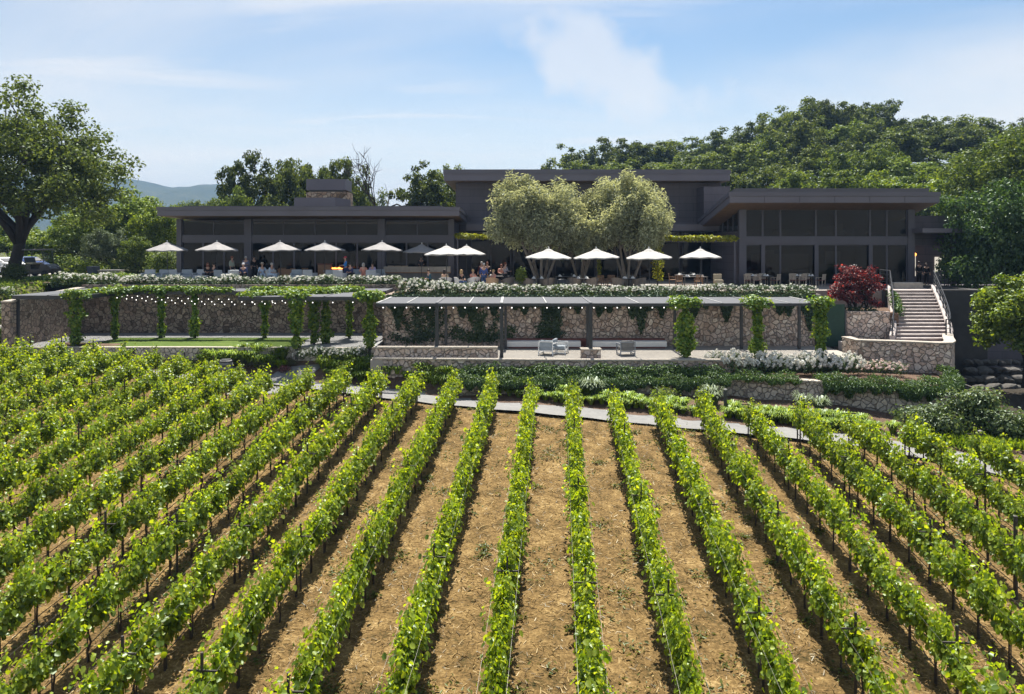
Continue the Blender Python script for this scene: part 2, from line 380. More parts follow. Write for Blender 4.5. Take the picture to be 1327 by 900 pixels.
M['weed'] = leafmat('weed_leaf', [(0,(.06,.08,.018)),(1,(.15,.17,.04))], .35, None, .03, .2)
M['bark'] = mat('oak_bark', (.030,.024,.020), .95, .35, 5, bump=.7)
M['bark_pale'] = mat('olive_bark', (.22,.185,.15), .9, .3, 5, bump=.5)
M['vinewood'] = mat('vine_trunk', (.045,.034,.026), .95, .3, 12, bump=.5)
M['stake'] = mat('rusty_stake', (.035,.028,.025), .7, .25, 10)
M['wire'] = mat('galvanised_wire', (.20,.19,.17), .35, .1, 4, metal=.8)
M['drip'] = mat('drip_tube', (.025,.022,.02), .5, .1, 4)
M['canvas_white'] = mat('white_canvas', (.37,.36,.345), .85, .08, 3)
M['canvas_grey'] = mat('greige_canvas', (.25,.24,.24), .85, .14, 3)
M['bulb'] = emitmat('lit_bulb', (1,.96,.9), .8)
M['lounge'] = mat('blue_grey_fabric', (.30,.34,.38), .9, .12, 5, bump=.1)
M['lounge2'] = mat('pale_grey_fabric', (.44,.47,.50), .9, .1, 5, bump=.1)
M['wicker'] = mat('grey_wicker', (.24,.205,.175), .8, .3, 30, bump=.5)
M['rattan'] = mat('honey_rattan', (.50,.33,.20), .7, .25, 30, bump=.5)
M['white_paint'] = mat('white_paint', (.78,.78,.77), .45, .03, 3)
M['grey_paint'] = mat('grey_paint', (.24,.26,.29), .5, .06, 3)
M['cushion'] = mat('cream_cushion', (.60,.56,.50), .9, .06, 5)
M['teak'] = mat('teak_wood', (.27,.15,.08), .6, .25, 8)
M['palewood'] = mat('bleached_wood', (.52,.43,.34), .65, .2, 8)
M['redwood'] = mat('redwood_seat', (.16,.05,.04), .6, .2, 6)
M['table'] = mat('dark_tabletop', (.07,.065,.065), .4, .2, 4)
M['linen'] = mat('white_linen', (.78,.77,.75), .9, .03, 6)
M['wineglass'] = glassmat('wine_glass', (.85,.9,.9), .15, .05)
M['bin'] = mat('navy_bin', (.03,.04,.06), .5, .1, 4)
M['planter'] = mat('weathered_grey_planter', (.16,.155,.15), .7, .25, 3, bump=.2)
M['barrel'] = mat('weathered_stave', (.20,.195,.19), .8, .3, 6, bump=.3)
M['tan'] = mat('tan_fabric', (.40,.34,.24), .9, .12, 4)
M['greenpanel'] = mat('dark_green_mesh', (.012,.040,.026), .8, .2, 8)
M['boulder'] = mat('creek_rock', (.075,.07,.065), .9, .35, 2.5, bump=.6)
M['tread'] = mat('stair_stone', (.42,.37,.35), .85, .22, 3, bump=.2)
M['riser'] = mat('stair_riser', (.24,.205,.195), .9, .25, 3)
M['riser_shade'] = mat('shade_toned_concrete', (.05,.046,.044), .9, .2, 2)  # concrete coloured dark to stand for building and tree shadow
M['rubber'] = mat('tyre_rubber', (.016,.016,.017), .85, .1, 5)
M['alloy'] = mat('alloy_rim', (.45,.45,.46), .3, .05, 5, metal=.8)
M['carwhite'] = mat('white_car_paint', (.72,.73,.75), .25, .02, 2)
M['carblue'] = mat('blue_car_paint', (.075,.12,.30), .25, .05, 2)
M['cartblack'] = mat('black_cart_body', (.012,.012,.014), .35, .1, 3)
M['skin'] = mat('skin', (.50,.30,.22), .6, .06, 8)
M['hair_dark'] = mat('dark_hair', (.022,.016,.013), .6, .2, 20)
M['hair_grey'] = mat('grey_hair', (.42,.41,.40), .7, .1, 20)
M['hair_blonde'] = mat('blonde_hair', (.48,.32,.15), .6, .15, 20)
M['hair_red'] = mat('auburn_hair', (.20,.055,.025), .6, .15, 20)
M['eye'] = mat('eye', (.02,.015,.012), .3, 0, 1)
M['fire'] = emitmat('gas_flame', (1,.28,.05), 2.2)
M['pane_warm'] = emitmat('lit_interior_panel', (.55,.50,.42), .45)
M['lamp_warm'] = emitmat('pendant_lamp', (1,.36,.08), 1.1)
def cloth(name, c): 
    if name not in M: M[name] = mat(name, c, .9, .08, 10)
    return M[name]
# two kinds of glossy/striped specials
def stripemat(name, a, b, scale):
    m, nt, out = newmat(name); L = nt.links
    bs = N_(nt, 'ShaderNodeBsdfPrincipled'); tc = N_(nt, 'ShaderNodeTexCoord'); w = N_(nt, 'ShaderNodeTexWave')
    w.inputs['Scale'].default_value = scale; w.bands_direction = 'X'; L.new(tc.outputs['Object'], w.inputs['Vector'])
    L.new(ramp(nt, w.outputs[0], [(.45,a),(.55,b)]), bs.inputs['Base Color']); bs.inputs['Roughness'].default_value = .9
    L.new(bs.outputs[0], out.inputs[0]); return m
M['plaid'] = stripemat('striped_shirt', (.55,.53,.55), (.06,.05,.10), 6)
# ================================================================== GROUND
PATH_PTS = [(21.5,24.6),(19.6,27.4),(17.8,29.0),(14.8,31.5),(11.1,32.9),(7.4,34.2),(2.7,35.75),(-2.4,37.4),(-6.8,39.0),(-9.4,40.1),(-12,41.2),(-14.3,41.7),(-17.5,42.0),(-24,42.6),(-34,43.4)]
_px = np.array(sorted(PATH_PTS))
def path_y(x): return np.interp(x, _px[:,0], _px[:,1])
def plane(y): return -10.571 + .0815*np.asarray(y, float)
def wall_front(x): return np.interp(x, [-40,-8.4,-6.6,11,14.2,18.4], [44.2,43.9,40.2,39.3,37.6,35.0])
def ground_z(x, y):
    x = np.asarray(x, float); y = np.asarray(y, float)
    base = plane(np.minimum(y, 44))
    # planted bank between the path and the patio walls
    y0 = path_y(x) + 1.15; y1 = wall_front(x)
    z1 = np.interp(x, [-40,-8.4,-6.6,4,9,12,30], [-6.15,-6.15,-6.6,-6.9,-7.3,-7.6,-8.2])
    t = np.clip((y - y0) / np.maximum(y1 - y0, .3), 0, 1)
    bank = plane(y0)*(1-t) + z1*t
    w = sstep(-30, -26, x) * (1 - sstep(12, 15, x))
    z = np.where(y > y0, base*(1-w) + np.minimum(bank, np.maximum(base, z1))*w, base)
    z = z + .5*(1-sstep(-25,-15,x))*sstep(30,42,y)*(1-sstep(45,50,y))
    # open ground behind the terrace
    up = np.where(x > -8, -3.1, -2.62) + 0*y
    t2 = sstep(51.9, 53.0, y)
    left = 1 - sstep(-31.5, -29.5, x)
    t2 = np.maximum(t2, left * sstep(43.0, 52, y))
    z = z*(1-t2) + up*t2
    # creek ravine on the right
    rv = sstep(20.8, 24.5, x) * sstep(33, 39, y) * (1 - sstep(66, 78, y))
    z = z*(1-rv) + (-8.9 + .03*(x-24))*rv
    rv2 = sstep(17, 22, x) * sstep(29, 35, y) * (1-sstep(60, 70, y)) * .5
    z = z - rv2*(1-rv)*.9
    # wooded hill on the right, gentle rise on the far left
    h = 17.5 * sstep(74, 152, y) * np.interp(x, [-8,6,20,60,130], [0,.30,.62,1.0,1.1])
    z = z + h
    z = z + .035*np.sin(x*1.7+y*.6)*np.cos(y*1.3-x*.4) * (1-sstep(52,60,y))
    return z
def gz(x, y): return float(ground_z(x, y))
def grid_sheet(name, xs, ys, m, dz=0, mask=None, kind='structure'):
    xs = np.asarray(xs, float); ys = np.asarray(ys, float)
    XX, YY = np.meshgrid(xs, ys); ZZ = ground_z(XX, YY) + dz
    V = np.stack([XX,YY,ZZ], -1).reshape(-1,3); nx = len(xs); ny = len(ys)
    i, j = np.meshgrid(np.arange(nx-1), np.arange(ny-1)); a = (j*nx+i).ravel()
    Fc = np.stack([a,a+1,a+nx+1,a+nx], -1)
    if mask is not None:
        c = V[Fc].mean(1); Fc = Fc[mask(c[:,0], c[:,1])]
        u, inv = np.unique(Fc, return_inverse=True); V = V[u]; Fc = inv.reshape(-1,4)
    return tag(link(name, np_mesh(name, V, Fc, m, smooth=True)), kind=kind)
def axis(lo, a, b, hi, fine, n):
    k = np.linspace(0,1,n)[1:]**2
    return np.concatenate([(a-(a-lo)*k)[::-1], np.arange(a, b, fine), [b], b+(hi-b)*k])
GX = axis(-2500, -48, 48, 2500, .4, 26); GY = axis(-300, 4, 80, 3200, .4, 30)
grid_sheet('ground', GX, GY, M['meadow'])
def in_vine(x, y): return (y < path_y(x)-.9)
grid_sheet('vineyard_soil', np.arange(-40,30.1,.4), np.arange(5,46,.4), M['straw'], .025, lambda x,y: in_vine(x,y) & (x<20.5))
grid_sheet('planting_bed', np.arange(-29.6,20.5,.4), np.arange(26,47,.4), M['mulch'], .02, lambda x,y: (y>path_y(x)+.5) & (y<wall_front(x)+1.2))
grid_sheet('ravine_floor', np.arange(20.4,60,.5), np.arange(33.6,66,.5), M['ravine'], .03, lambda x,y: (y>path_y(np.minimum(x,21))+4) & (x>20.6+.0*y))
# the concrete path: a ribbon with a slightly raised surface
ROW_END = np.array([(-34,42.4),(-20,41.0),(-17,40.0),(-14.3,38.9),(-12.8,37.3),(-11.8,36.8),(-9.2,37.5),(-6.8,37.3),(-2.4,35.8),(2.7,34.2),(7.4,32.6),(11.1,31.4),(14.8,29.9),(17.8,27.2),(19.6,25.6),(21.5,23)])
def row_end(x): return float(np.interp(x, ROW_END[:,0], ROW_END[:,1]))
pts = []
for a, b in zip(PATH_PTS[:-1], PATH_PTS[1:]):
    for t in np.linspace(0,1,8,endpoint=False): pts.append((lerp(a[0],b[0],t), lerp(a[1],b[1],t)))
pts = np.array(pts)
for _ in range(6): pts[1:-1] = (pts[:-2]+2*pts[1:-1]+pts[2:])/4
mb = MB(); nac = 5
for i, p in enumerate(pts):
    d = pts[min(i+1,len(pts)-1)]-pts[max(i-1,0)]; d = d/np.linalg.norm(d); nrm = np.array([-d[1],d[0]])
    for k in range(nac):
        q = p + nrm*(k/(nac-1)-.5)*2.2
        mb.v.append((q[0], q[1], max(gz(*p), gz(*q)-.05)+.055))
for i in range(len(pts)-1):
    for k in range(nac-1):
        mb.f.append((i*nac+k, i*nac+k+1, (i+1)*nac+k+1, (i+1)*nac+k)); mb.mi.append(0)
tag(mb.build('path', M['concrete']), kind='structure')
# short spur of the path climbing towards the lawn
mb = MB(); sp = [(-12.6,38.6),(-12.5,40.0),(-12.3,41.2),(-12.0,42.2),(-11.5,43.0)]
for i, p in enumerate(sp):
    for s in (-1.7+.15*i, 1.6-.15*i): mb.v.append((p[0]+s, p[1]+.05*s, gz(p[0]+s,p[1])+.075))
for i in range(4): mb.f.append((2*i,2*i+1,2*i+3,2*i+2)); mb.mi.append(0)
tag(mb.build('side_path', M['concrete']), kind='structure')

# patios, lawn, terraces (slabs)
def slab(name, poly, z0, z1, m): return tag(MB().prism(poly, z0, z1).build(name, m), kind='structure')
slab('patio', [(-7.4,40.3),(10.6,40.3),(12.6,40.9),(18.6,41.2),(18.6,46.2),(-7.4,46.2)], -6.5, -5.92, M['patio'])
slab('shaded_patio', [(-28.3,48.4),(-7.9,48.4),(-7.9,51.2),(-28.3,51.2)], -6.6, -5.72, M['patio_dark'])
slab('corner_patio', [(-12.6,43.9),(-7.8,43.9),(-7.8,48.4),(-12.6,48.4)], -6.6, -5.72, M['patio_dark'])
slab('side_patio', [(-28.3,43.9),(-24.6,43.9),(-24.6,48.4),(-28.3,48.4)], -6.6, -5.72, M['patio_dark'])
slab('lawn', [(-24.6,43.9),(-12.6,43.9),(-12.6,48.4),(-24.6,48.4)], -6.6, -5.70, M['lawn'])
slab('terrace', [(-7.2,46.45),(18.6,46.45),(18.6,50.2),(24.6,51.3),(24.6,80),(-7.2,80)], -9.0, -2.87, M['terrace'])
slab('entry_terrace', [(24.602,51.12),(31.5,51.12),(31.5,80),(24.602,80)], -9.0, -2.868, M['riser_shade'])
slab('maple_bed', [(18.65,46.45),(23.2,46.3),(25.0,50.9),(18.65,50.1)], -9, -4.0, M['mulch'])
slab('upper_terrace', [(-33,51.75),(-7.2,51.75),(-7.2,80),(-33,80)], -7.0, -2.47, M['terrace'])
slab('driveway', [(-70,60.5),(-28.6,60.5),(-27.6,64),(-33.1,70),(-70,74)], -4, -2.40, M['drive'])
# turf along the path edges that is too fine to count is added with the planting

# ================================================================== WALLS
def wall(name, label, pts, th, z0, z1, m, cap=None, capz=.07, ov=.05):
    t = thing(name, label, 'wall', (0,0,0))
    MB().wallstrip(pts, th, z0, z1).build('wall_face', m, t)
    if cap is not None:
        zz = z1 if hasattr(z1,'__len__') else [z1]*len(pts)
        MB().wallstrip(pts, th+2*ov, [z-.002 for z in zz], [z+capz for z in zz]).build('coping', cap, t)
    return t
def arc(x0,y0,x1,y1,bul,n=14):
    out = []
    dx, dy = x1-x0, y1-y0; L = math.hypot(dx,dy); nx, ny = -dy/L, dx/L
    for i in range(n+1):
        t = i/n; b = bul*4*t*(1-t); out.append((x0+dx*t+nx*b, y0+dy*t+ny*b))
    return out
wall('retaining_wall', 'long tan rubble stone wall behind the slatted pergola patio, ivy along its top', [(-7.6,46.2),(18.05,46.2)], .44, -6.4, -2.9, M['stone_tan'])
wall('retaining_wall', 'shaded brown stone wall behind the string lights and lawn', [(-28.6,51.5),(-7.4,51.5)], .44, -6.6, -2.52, M['stone_shade'])
wall('return_wall', 'short shaded stone return joining the shaded wall and the tan wall', [(-7.6,46.45),(-7.6,51.25)], .40, -6.5, -2.95, M['stone_shade'])
wall('side_wall', 'brown stone side wall at the car park end of the lawn patio', [(-28.6,43.6),(-28.6,51.25)], .5, -7.4, [-3.15,-2.75], M['stone_shade'], M['cap'])
wall('garden_wall', 'low stone wall with pale coping holding the pergola patio above dark hedge', arc(-7.3,40.55,10.8,39.9,-.25) + [(12.2,40.2),(13.2,40.8)], .4, -7.6, -5.88, M['stone_tan'], M['cap'])
wall('seat_wall', 'raised stone parapet at the corner of the pergola patio', [(-7.3,40.95),(-.75,40.85)], .42, -6.2, -5.36, M['stone_tan'], M['cap'])
wall('lawn_kerb', 'low grey stone kerb along the front of the lawn', arc(-28.4,43.62,-7.6,43.3,.35), .3, -6.9, -5.72, M['stone_grey'], M['cap'], .04, .03)
wall('planter_wall', 'low stone planter wall hidden under the trailing dark green hedge', arc(-2.6,38.6,10.6,38.5,-.15), .35, -7.9, -6.75, M['stone_grey'], M['cap'])
wall('planter_wall', 'curving stone wall below the white roses and hanging rosemary by the staircase', [(10.6,38.9)]+arc(11.2,39.1,18.4,35.0,.3)+[(19.6,35.2),(20.7,36.1),(21.6,37.5),(22.4,40.3)], .42, -9.4, [-6.62]+[lerp(-6.62,-6.45,i/14) for i in range(15)]+[-6.45,-6.45,-6.45,-6.45], M['stone_grey'], M['stone_grey'])
wall('landing_wall', 'tall tan stone wall with rounded end in front of the staircase', [(18.75,43.3),(18.75,41.9),(21.3,41.2),(22.4,40.7),(23.0,40.75),(23.5,41.4),(24.4,43.2),(25.25,44.7)], .45, -9.4, -5.1, M['stone_tan'], M['cap'])
slab('planter_soil', [(10.8,39.1),(15,37.4),(18.4,35.2),(19.6,35.4),(20.7,36.3),(21.4,37.5),(22.3,40.6),(18.4,41.5),(13.2,40.9)], -8.5, -6.66, M['mulch'])
slab('landing', [(18.8,42.0),(21.3,41.4),(22.8,41.0),(23.4,41.6),(25.1,44.7),(18.9,44.7)], -8.6, -5.45, M['tread'])
slab('rose_bed', [(-7.2,46.45),(18.3,46.45),(18.3,48.5),(-7.2,48.5)], -4, -2.80, M['mulch'])
slab('upper_rose_bed', [(-33,51.75),(-7.3,51.75),(-7.3,53.3),(-33,53.3)], -4, -2.42, M['mulch'])

# ================================================================== STAIRCASE
st = thing('staircase', 'grey stone staircase climbing away from the landing to the terrace', 'staircase')
NS = 15
def st_side(t):   # plan of the flight: left and right edge at parameter t
    y = lerp(44.6, 51.1, t); xl = lerp(22.15, 25.2, t**.9); xr = lerp(25.15, 27.75, t**.85)
    return y, xl, xr
za, zb = -5.45, -2.85
for i in range(NS):
    t0, t1 = i/NS, (i+1)/NS
    y0, l0, r0 = st_side(t0); y1, l1, r1 = st_side(t1)
    z0 = lerp(za, zb, t0); z1 = lerp(za, zb, t1)
    s = MB(); s.hexa([(l0,y0,z0-.6),(r0,y0,z0-.6),(r1,y1+.02,z0-.6),(l1,y1+.02,z0-.6),(l0,y0,z1-.05),(r0,y0,z1-.05),(r1,y1+.02,z1-.05),(l1,y1+.02,z1-.05)])
    so = s.build('step', M['riser'], st)
    s = MB(); s.hexa([(l0+.01,y0-.04,z1-.048),(r0-.01,y0-.04,z1-.048),(r1-.01,y1,z1-.048),(l1+.01,y1,z1-.048),(l0+.01,y0-.04,z1),(r0-.01,y0-.04,z1),(r1-.01,y1,z1),(l1+.01,y1,z1)])
    s.build('tread', M['tread'], so)
for side in (1, 2):
    pts = []; z0 = []; z1 = []
    for i in range(11):
        t = i/10; a = st_side(t); pts.append((a[side]+(-.17 if side==1 else .17), a[0])); z = lerp(za, zb, t); z0.append(z-4.0 if side==2 else z-1.4); z1.append(z+.32)
    MB().wallstrip(pts, .3, z0, z1).build('stringer_wall', M['tread'], st)
slab('stair_landing', [(25.0,51.12),(28.0,51.12),(28.4,53.5),(24.7,53.5)], -6, -2.845, M['tread'])
def railing(name, label, pts, h=1.0, gap=1.1):
    t = thing(name, label, 'railing', pts[0]); o = Vector(pts[0])
    P_ = [Vector(p)-o for p in pts]
    for hh, r, nm in ((h, .032, 'handrail'), (h*.72,.018,'rail_bar'), (h*.45,.018,'rail_bar'), (h*.18,.018,'rail_bar')):
        MB().tube([p+Vector((0,0,hh)) for p in P_], r, 6).build(nm, M['steel'], t)
    L = 0; acc = [0]
    for a, b in zip(P_[:-1], P_[1:]): L += (b-a).length; acc.append(L)
    n = max(2, int(L/gap)+1)
    for k in range(n):
        d = L*k/(n-1); i = 0
        while i < len(acc)-2 and acc[i+1] < d: i += 1
        p = P_[i].lerp(P_[i+1], (d-acc[i])/max(1e-6, acc[i+1]-acc[i]))
        MB().box(p.x-.03,p.x+.03,p.y-.03,p.y+.03,p.z-.02,p.z+h).build('baluster_post', M['steel'], t)
    return t
def st_line(side, off): return [(st_side(i/10)[side]+off, st_side(i/10)[0], lerp(za,zb,i/10)+.32) for i in range(11)]
railing('stair_railing', 'dark metal railing on the maple side of the staircase', st_line(1,-.17)+[(24.9,52.2,-2.5)], .95)
railing('stair_railing', 'dark metal railing on the ravine side of the staircase', [(24.75,44.0,-5.1)]+st_line(2,.17), .95)
railing('terrace_railing', 'dark railing across the top of the staircase in front of the entry', [(28.2,51.5,-2.85),(30.2,54.5,-2.85),(31.2,55.2,-2.85)], 1.1, .5)
mb = MB(); mb.box(25.9,27.9,52.3,52.75,-2.86,-2.42); tag(mb.build('kerb_stone', M['cap'], None, False, .06), 'low pale stone block wall at the top of the staircase', 'stone block')

# ================================================================== BUILDINGS
RW = random.Random(31)
def window(parent, x0, x1, y, z0, z1, n=1, name='window', fw=.06, depth=.10):
    """frame mesh with a pane child; n panes wide"""
    mb = MB(); xs = np.linspace(x0, x1, n+1)
    mb.box(x0,x1,y-depth/2,y+depth/2,z0,z0+fw); mb.box(x0,x1,y-depth/2,y+depth/2,z1-fw,z1)
    for i, x in enumerate(xs):
        a = x if i == 0 else (x-fw if i == n else x-fw/2)
        mb.box(a,a+fw,y-depth/2,y+depth/2,z0+fw,z1-fw)
    o = mb.build(name, M['mullion'], parent)
    t1, t2 = RW.uniform(-.012,.012), RW.uniform(-.012,.012); xa, xb, za_, zb_ = x0+fw*.6, x1-fw*.6, z0+fw*.6, z1-fw*.6
    MB().hexa([(xa,y-.012-t1,za_),(xb,y-.012+t1,za_),(xb,y+.012+t1,za_),(xa,y+.012-t1,za_),(xa,y-.012-t1+t2,zb_),(xb,y-.012+t1+t2,zb_),(xb,y+.012+t1+t2,zb_),(xa,y+.012-t1+t2,zb_)]).build('pane', M['glass'], o)
    return o
def roof_slab(parent, poly, zb, th, m, fascia=None):
    MB().prism(poly, zb, [z+th for z in zb]).build('roof_slab' if fascia is None else fascia, m, parent)
# ---- left pavilion
L = thing('pavilion', 'long low dark pavilion with flat overhanging roof behind the grey umbrellas', 'building', (0,0,0))
YF = 60.0; xl, xr = -26.0, -4.53; zf = -2.47; zt = 2.15
cols = [(-26.0,-25.62),(-20.75,-20.2),(-10.4,-9.85),(-4.9,-4.5)]
for a, b in cols: MB().box(a,b,YF-.22,YF+.22,zf,zt).build('column', M['mullion'], L)
MB().box(xl+.39,xr-.36,YF-.16,YF+.16,.36,.86).build('beam', M['mullion'], L)
for (a, b), (c, d) in zip(cols[:-1], cols[1:]):
    window(L, b+.003, c-.003, YF, .862, zt-.10, max(1, round((c-b)/2.6)))
    n = max(2, round((c-b)/1.75)); xs = np.linspace(b+.003, c-.003, n+1)
    for i in range(n): window(L, xs[i]+.002, xs[i+1]-.002, YF, zf+.02, .356, 1, 'glass_door')
MB().box(xl+.02,xl+.24,YF+.23,72,zf,1.95).build('wall', M['siding'], L)
MB().box(xr-.24,xr-.02,YF+.23,72,zf,1.95).build('wall', M['siding'], L)
MB().box(xl+.25,xr-.25,66.0,66.2,zf,1.95).build('back_wall', M['interior'], L)
MB().box(-18.2,-16.8,61.2,65.9,zf,.3).build('partition', M['siding'], L)
MB().box(-15.2,-12.4,60.5,61.1,zf,.3).build('hearth_block', M['interior'], L)
MB().box(-20.1,-10.5,YF-.12,YF+.1,zt-.099,zt+.02).build('wall_head', M['siding'], L)
def flatroof(parent, x0, x1, y0, y1, zf0, zf1, th=.62, inset=.45, th2=.24):
    poly = [(x0,y0),(x1,y0),(x1,y1),(x0,y1)]; zb = [zf0,zf0,zf1,zf1]
    a = MB().prism([(x0,y0),(x1,y0),(x1,y1),(x0,y1)], [z+.03 for z in zb], [z+th*.62 for z in zb]).build('fascia', M['fascia'], parent)
    e = .06
    MB().prism([(x0-e,y0-e),(x1+e,y0-e),(x1+e,y1+e),(x0-e,y1+e)], [z+th*.62+.002 for z in zb], [z+th for z in zb]).build('roof_edge', M['fascia2'], parent)
    p = [(x0+inset,y0+inset),(x1-inset,y0+inset),(x1-inset,y1-inset),(x0+inset,y1-inset)]
    MB().prism(p, [z+th+.002 for z in zb], [z+th+th2 for z in zb]).build('roof', M['roof'], parent)
    p = [(x0+.1,y0+.1),(x1-.1,y0+.1),(x1-.1,y1-.1),(x0+.1,y1-.1)]
    MB().prism(p, [z for z in zb], [z+.028 for z in zb]).build('soffit', M['soffit'], parent)
flatroof(L, -26.2, -3.9, 57.0, 73.0, 2.26, 1.95, .68, 1.4, .14)
for i, x in enumerate((-24,-21.6,-18.9,-11.2,-8.6,-6.4)):
    MB().tube([(x,62.6,1.9),(x,62.6,.9)], .012, 4).build('pendant_rod', M['steel'], L); MB().lathe([(.05,.9),(.30,.62),(.28,.60)], 12, (x,62.6,0)).build('pendant_shade', M['cap'], L)
for x in (-23.2,-20.9,-9.2,-7.1): MB().cbox((x,62.8,-1.9),(1.5,.9,1.1)).build('interior_table', M['palewood'], L)
for x, w_ in ((-24.6,1.3),(-19.4,1.0),(-13.6,1.6),(-8.8,1.1)): MB().box(x,x+w_,65.9,65.995,-1.4,.3).build('wall_picture', M['cushion'], L)
for i in range(7): MB().tube([(-26.1+i*3.65,57.02,2.99),(-26.1+i*3.65,57.02,2.30)], .02, 5).build('fascia_joint', M['steel'], L)
# chimney of the left pavilion
ch = thing('chimney', 'square stone chimney with dark metal cap above the long low roof', 'chimney', (-16.0,68,0))
MB().box(-1.82,1.72,-1.2,1.2,2.2,4.75).build('stone_stack', M['chimney'], ch)
MB().box(-1.80,1.62,-1.25,1.25,4.9,5.85).build('chimney_cap', M['fascia2'], ch)
MB().box(-1.5,1.4,-1.0,1.0,4.74,4.91).build('chimney_neck', M['steel'], ch)
rb = MB().prism([(-17.95,63.6),(-14.55,63.6),(-13.9,66.5),(-17.95,66.5)], 2.4, 4.05).build('roof_housing', M['fascia2'], None); tag(rb, 'dark metal box in front of the stone chimney on the low roof', 'roof unit')
# ---- central block
Cn = thing('central_block', 'tall plain dark block with overhanging flat roof behind the olive trees', 'building')
MB().box(-4.85,18.0,66.4,78,-2.5,5.55).build('wall', M['siding'], Cn)
MB().box(-4.86,18.01,66.30,66.398,1.9,2.1).build('wall_band', M['fascia2'], Cn)
flatroof(Cn, -5.7, 18.25, 64.6, 79, 5.5, 5.5, .95, .8, .1)
MB().box(-3.8,19.2,63.6,66.29,1.32,1.86).build('canopy_slab', M['fascia2'], Cn)
MB().box(15.9,18.05,63.9,66.29,1.87,5.0).build('side_bay', M['siding'], Cn)
for i in range(6):
    a = -3.5+i*3.6
    window(Cn, a, a+3.4, 65.9, -2.84, 1.3, 2, 'glass_door')
# ---- right pavilion
Rg = thing('pavilion', 'two-storey glass pavilion with wide sloping dark roof beside the staircase', 'building')
YR = 57.8; zf = -2.87; zt = 3.12
pxs = [966,988,1011,1057,1083,1127,1149,1175]; xs = [X(p, YR) for p in pxs]
MB().box(X(957,YR),X(966,YR)-.002,YR-.2,YR+.2,zf,zt).build('column', M['mullion'], Rg)
MB().box(X(1175,YR)+.002,X(1184,YR),YR-.2,YR+.2,zf,zt).build('column', M['mullion'], Rg)
MB().box(xs[0],xs[-1],YR-.16,YR+.16,.16,.72).build('beam', M['mullion'], Rg)
for i in range(7):
    window(Rg, xs[i]+.004, xs[i+1]-.004, YR, .724, zt-.02, 1)
    window(Rg, xs[i]+.004, xs[i+1]-.004, YR, zf+.03, .156, 1, 'glass_door')
for a in (1,3,5):
    MB().box(xs[a]-.14,xs[a]+.14,YR-.20,YR-.07,zf,.155).build('pilaster', M['mullion'], Rg)
xw = X(957,YR)
MB().box(xw,xw+.25,YR+.21,71,zf,1.1).build('wall', M['siding'], Rg)
MB().box(xs[-1]+.05,X(1184,YR),YR+.21,71,-9,2.0).build('wall', M['siding'], Rg)
MB().box(xw+.26,xs[-1]+.04,66.6,66.8,zf,2.3).build('back_wall', M['interior'], Rg)
MB().box(20,24.2,63,64.5,zf,-.6).build('interior_counter', M['palewood'], Rg)
MB().prism([(24.6,62),(26.6,62),(26.6,62.3),(24.6,62.3)], .8, [1.5,1.9,1.9,1.5]).build('interior_panel', M['tan'], Rg)
for x in (18.6,21,23.6,26.4,28.4):
    MB().tube([(x,61.5,2.4),(x,61.5,1.3)], .012, 4).build('pendant_rod', M['steel'], Rg); MB().lathe([(.05,1.3),(.26,1.05),(.24,1.03)], 12, (x,61.5,0)).build('pendant_shade', M['cap'], Rg)
for x in (18.9,22.5,27): MB().cbox((x,60.6,-2.3),(1.3,.9,1.0)).build('interior_table', M['palewood'], Rg)
for x, w_, z_ in ((18.0,1.4,.9),(21.4,1.2,-1.4),(27.0,1.3,-1.5)): MB().box(x,x+w_,66.5,66.595,z_,z_+1.1).build('wall_picture', M['cushion'], Rg)
for i in range(1,6): MB().box(15.65+i*2.52-.012,15.65+i*2.52+.012,55.47,55.5,3.18,3.63).build('fascia_joint', M['steel'], Rg)
# clerestory along the sloping left side
for i in range(5):
    y0 = YR+.3+i*1.45; y1 = y0+1.4; zt_ = lerp(3.05,1.55,(y1-YR)/9)
    mb = MB(); w = .06
    for (a,b,c,d) in ((y0,y1,1.12,1.12+w),(y0,y1,zt_-w,zt_),(y0,y0+w,1.12+w,zt_-w),(y1-w,y1,1.12+w,zt_-w)): mb.box(xw+.05,xw+.17,a,b,c,d)
    o = mb.build('window', M['mullion'], Rg); MB().box(xw+.10,xw+.12,y0+.04,y1-.04,1.15,zt_-.04).build('pane', M['clear'], o)
x0, x1 = 15.65, 30.75
flatroof(Rg, x0, x1, 55.5, 64.7, 3.14, 1.5, .80, .5, .30)
MB().prism([(17.4,64.7),(29,64.7),(29,72),(17.4,72)], 1.6, 2.2).build('roof', M['roof'], Rg)
# right entry hall beside the staircase
E = thing('entry_hall', 'dark low entry hall with lit interior between the glass pavilion and the trees', 'building')
MB().box(30.2,36.2,58.6,59.0,.1,2.35).build('wall', M['siding'], E)
MB().box(29.9,33.6,56.2,58.58,1.02,1.34).build('canopy_slab', M['fascia'], E)
MB().box(30.2,40,60.5,60.8,-3,.1).build('back_wall', M['siding'], E)
MB().box(32.6,32.9,57.2,57.5,-2.86,1.0).build('column', M['mullion'], E)
MB().box(30.4,31.6,60.40,60.44,-2.3,-.5).build('lit_panel', M['pane_warm'], E)
MB().box(33.1,34.0,60.40,60.44,-2.3,-.8).build('lit_panel', M['pane_warm'], E)
for (x, z) in ((30.55,-.55),(30.85,-.45),(31.1,-.60)):
    MB().ball((x,59.6,z), .14).build('pendant_lamp', M['lamp_warm'], E)
MB().box(31.6,42,54.8,55.2,-9,-4.95).build('shade_backdrop_wall', M['siding'], E)  # dark wall added to stand in for deep shade under the trees
MB().box(31.6,42,54.4,56.0,-4.95,-4.6).build('ledge', M['concrete'], E)
MB().box(31.52,42,56.0,60.5,-9,-2.88).build('floor_slab', M['siding'], E)
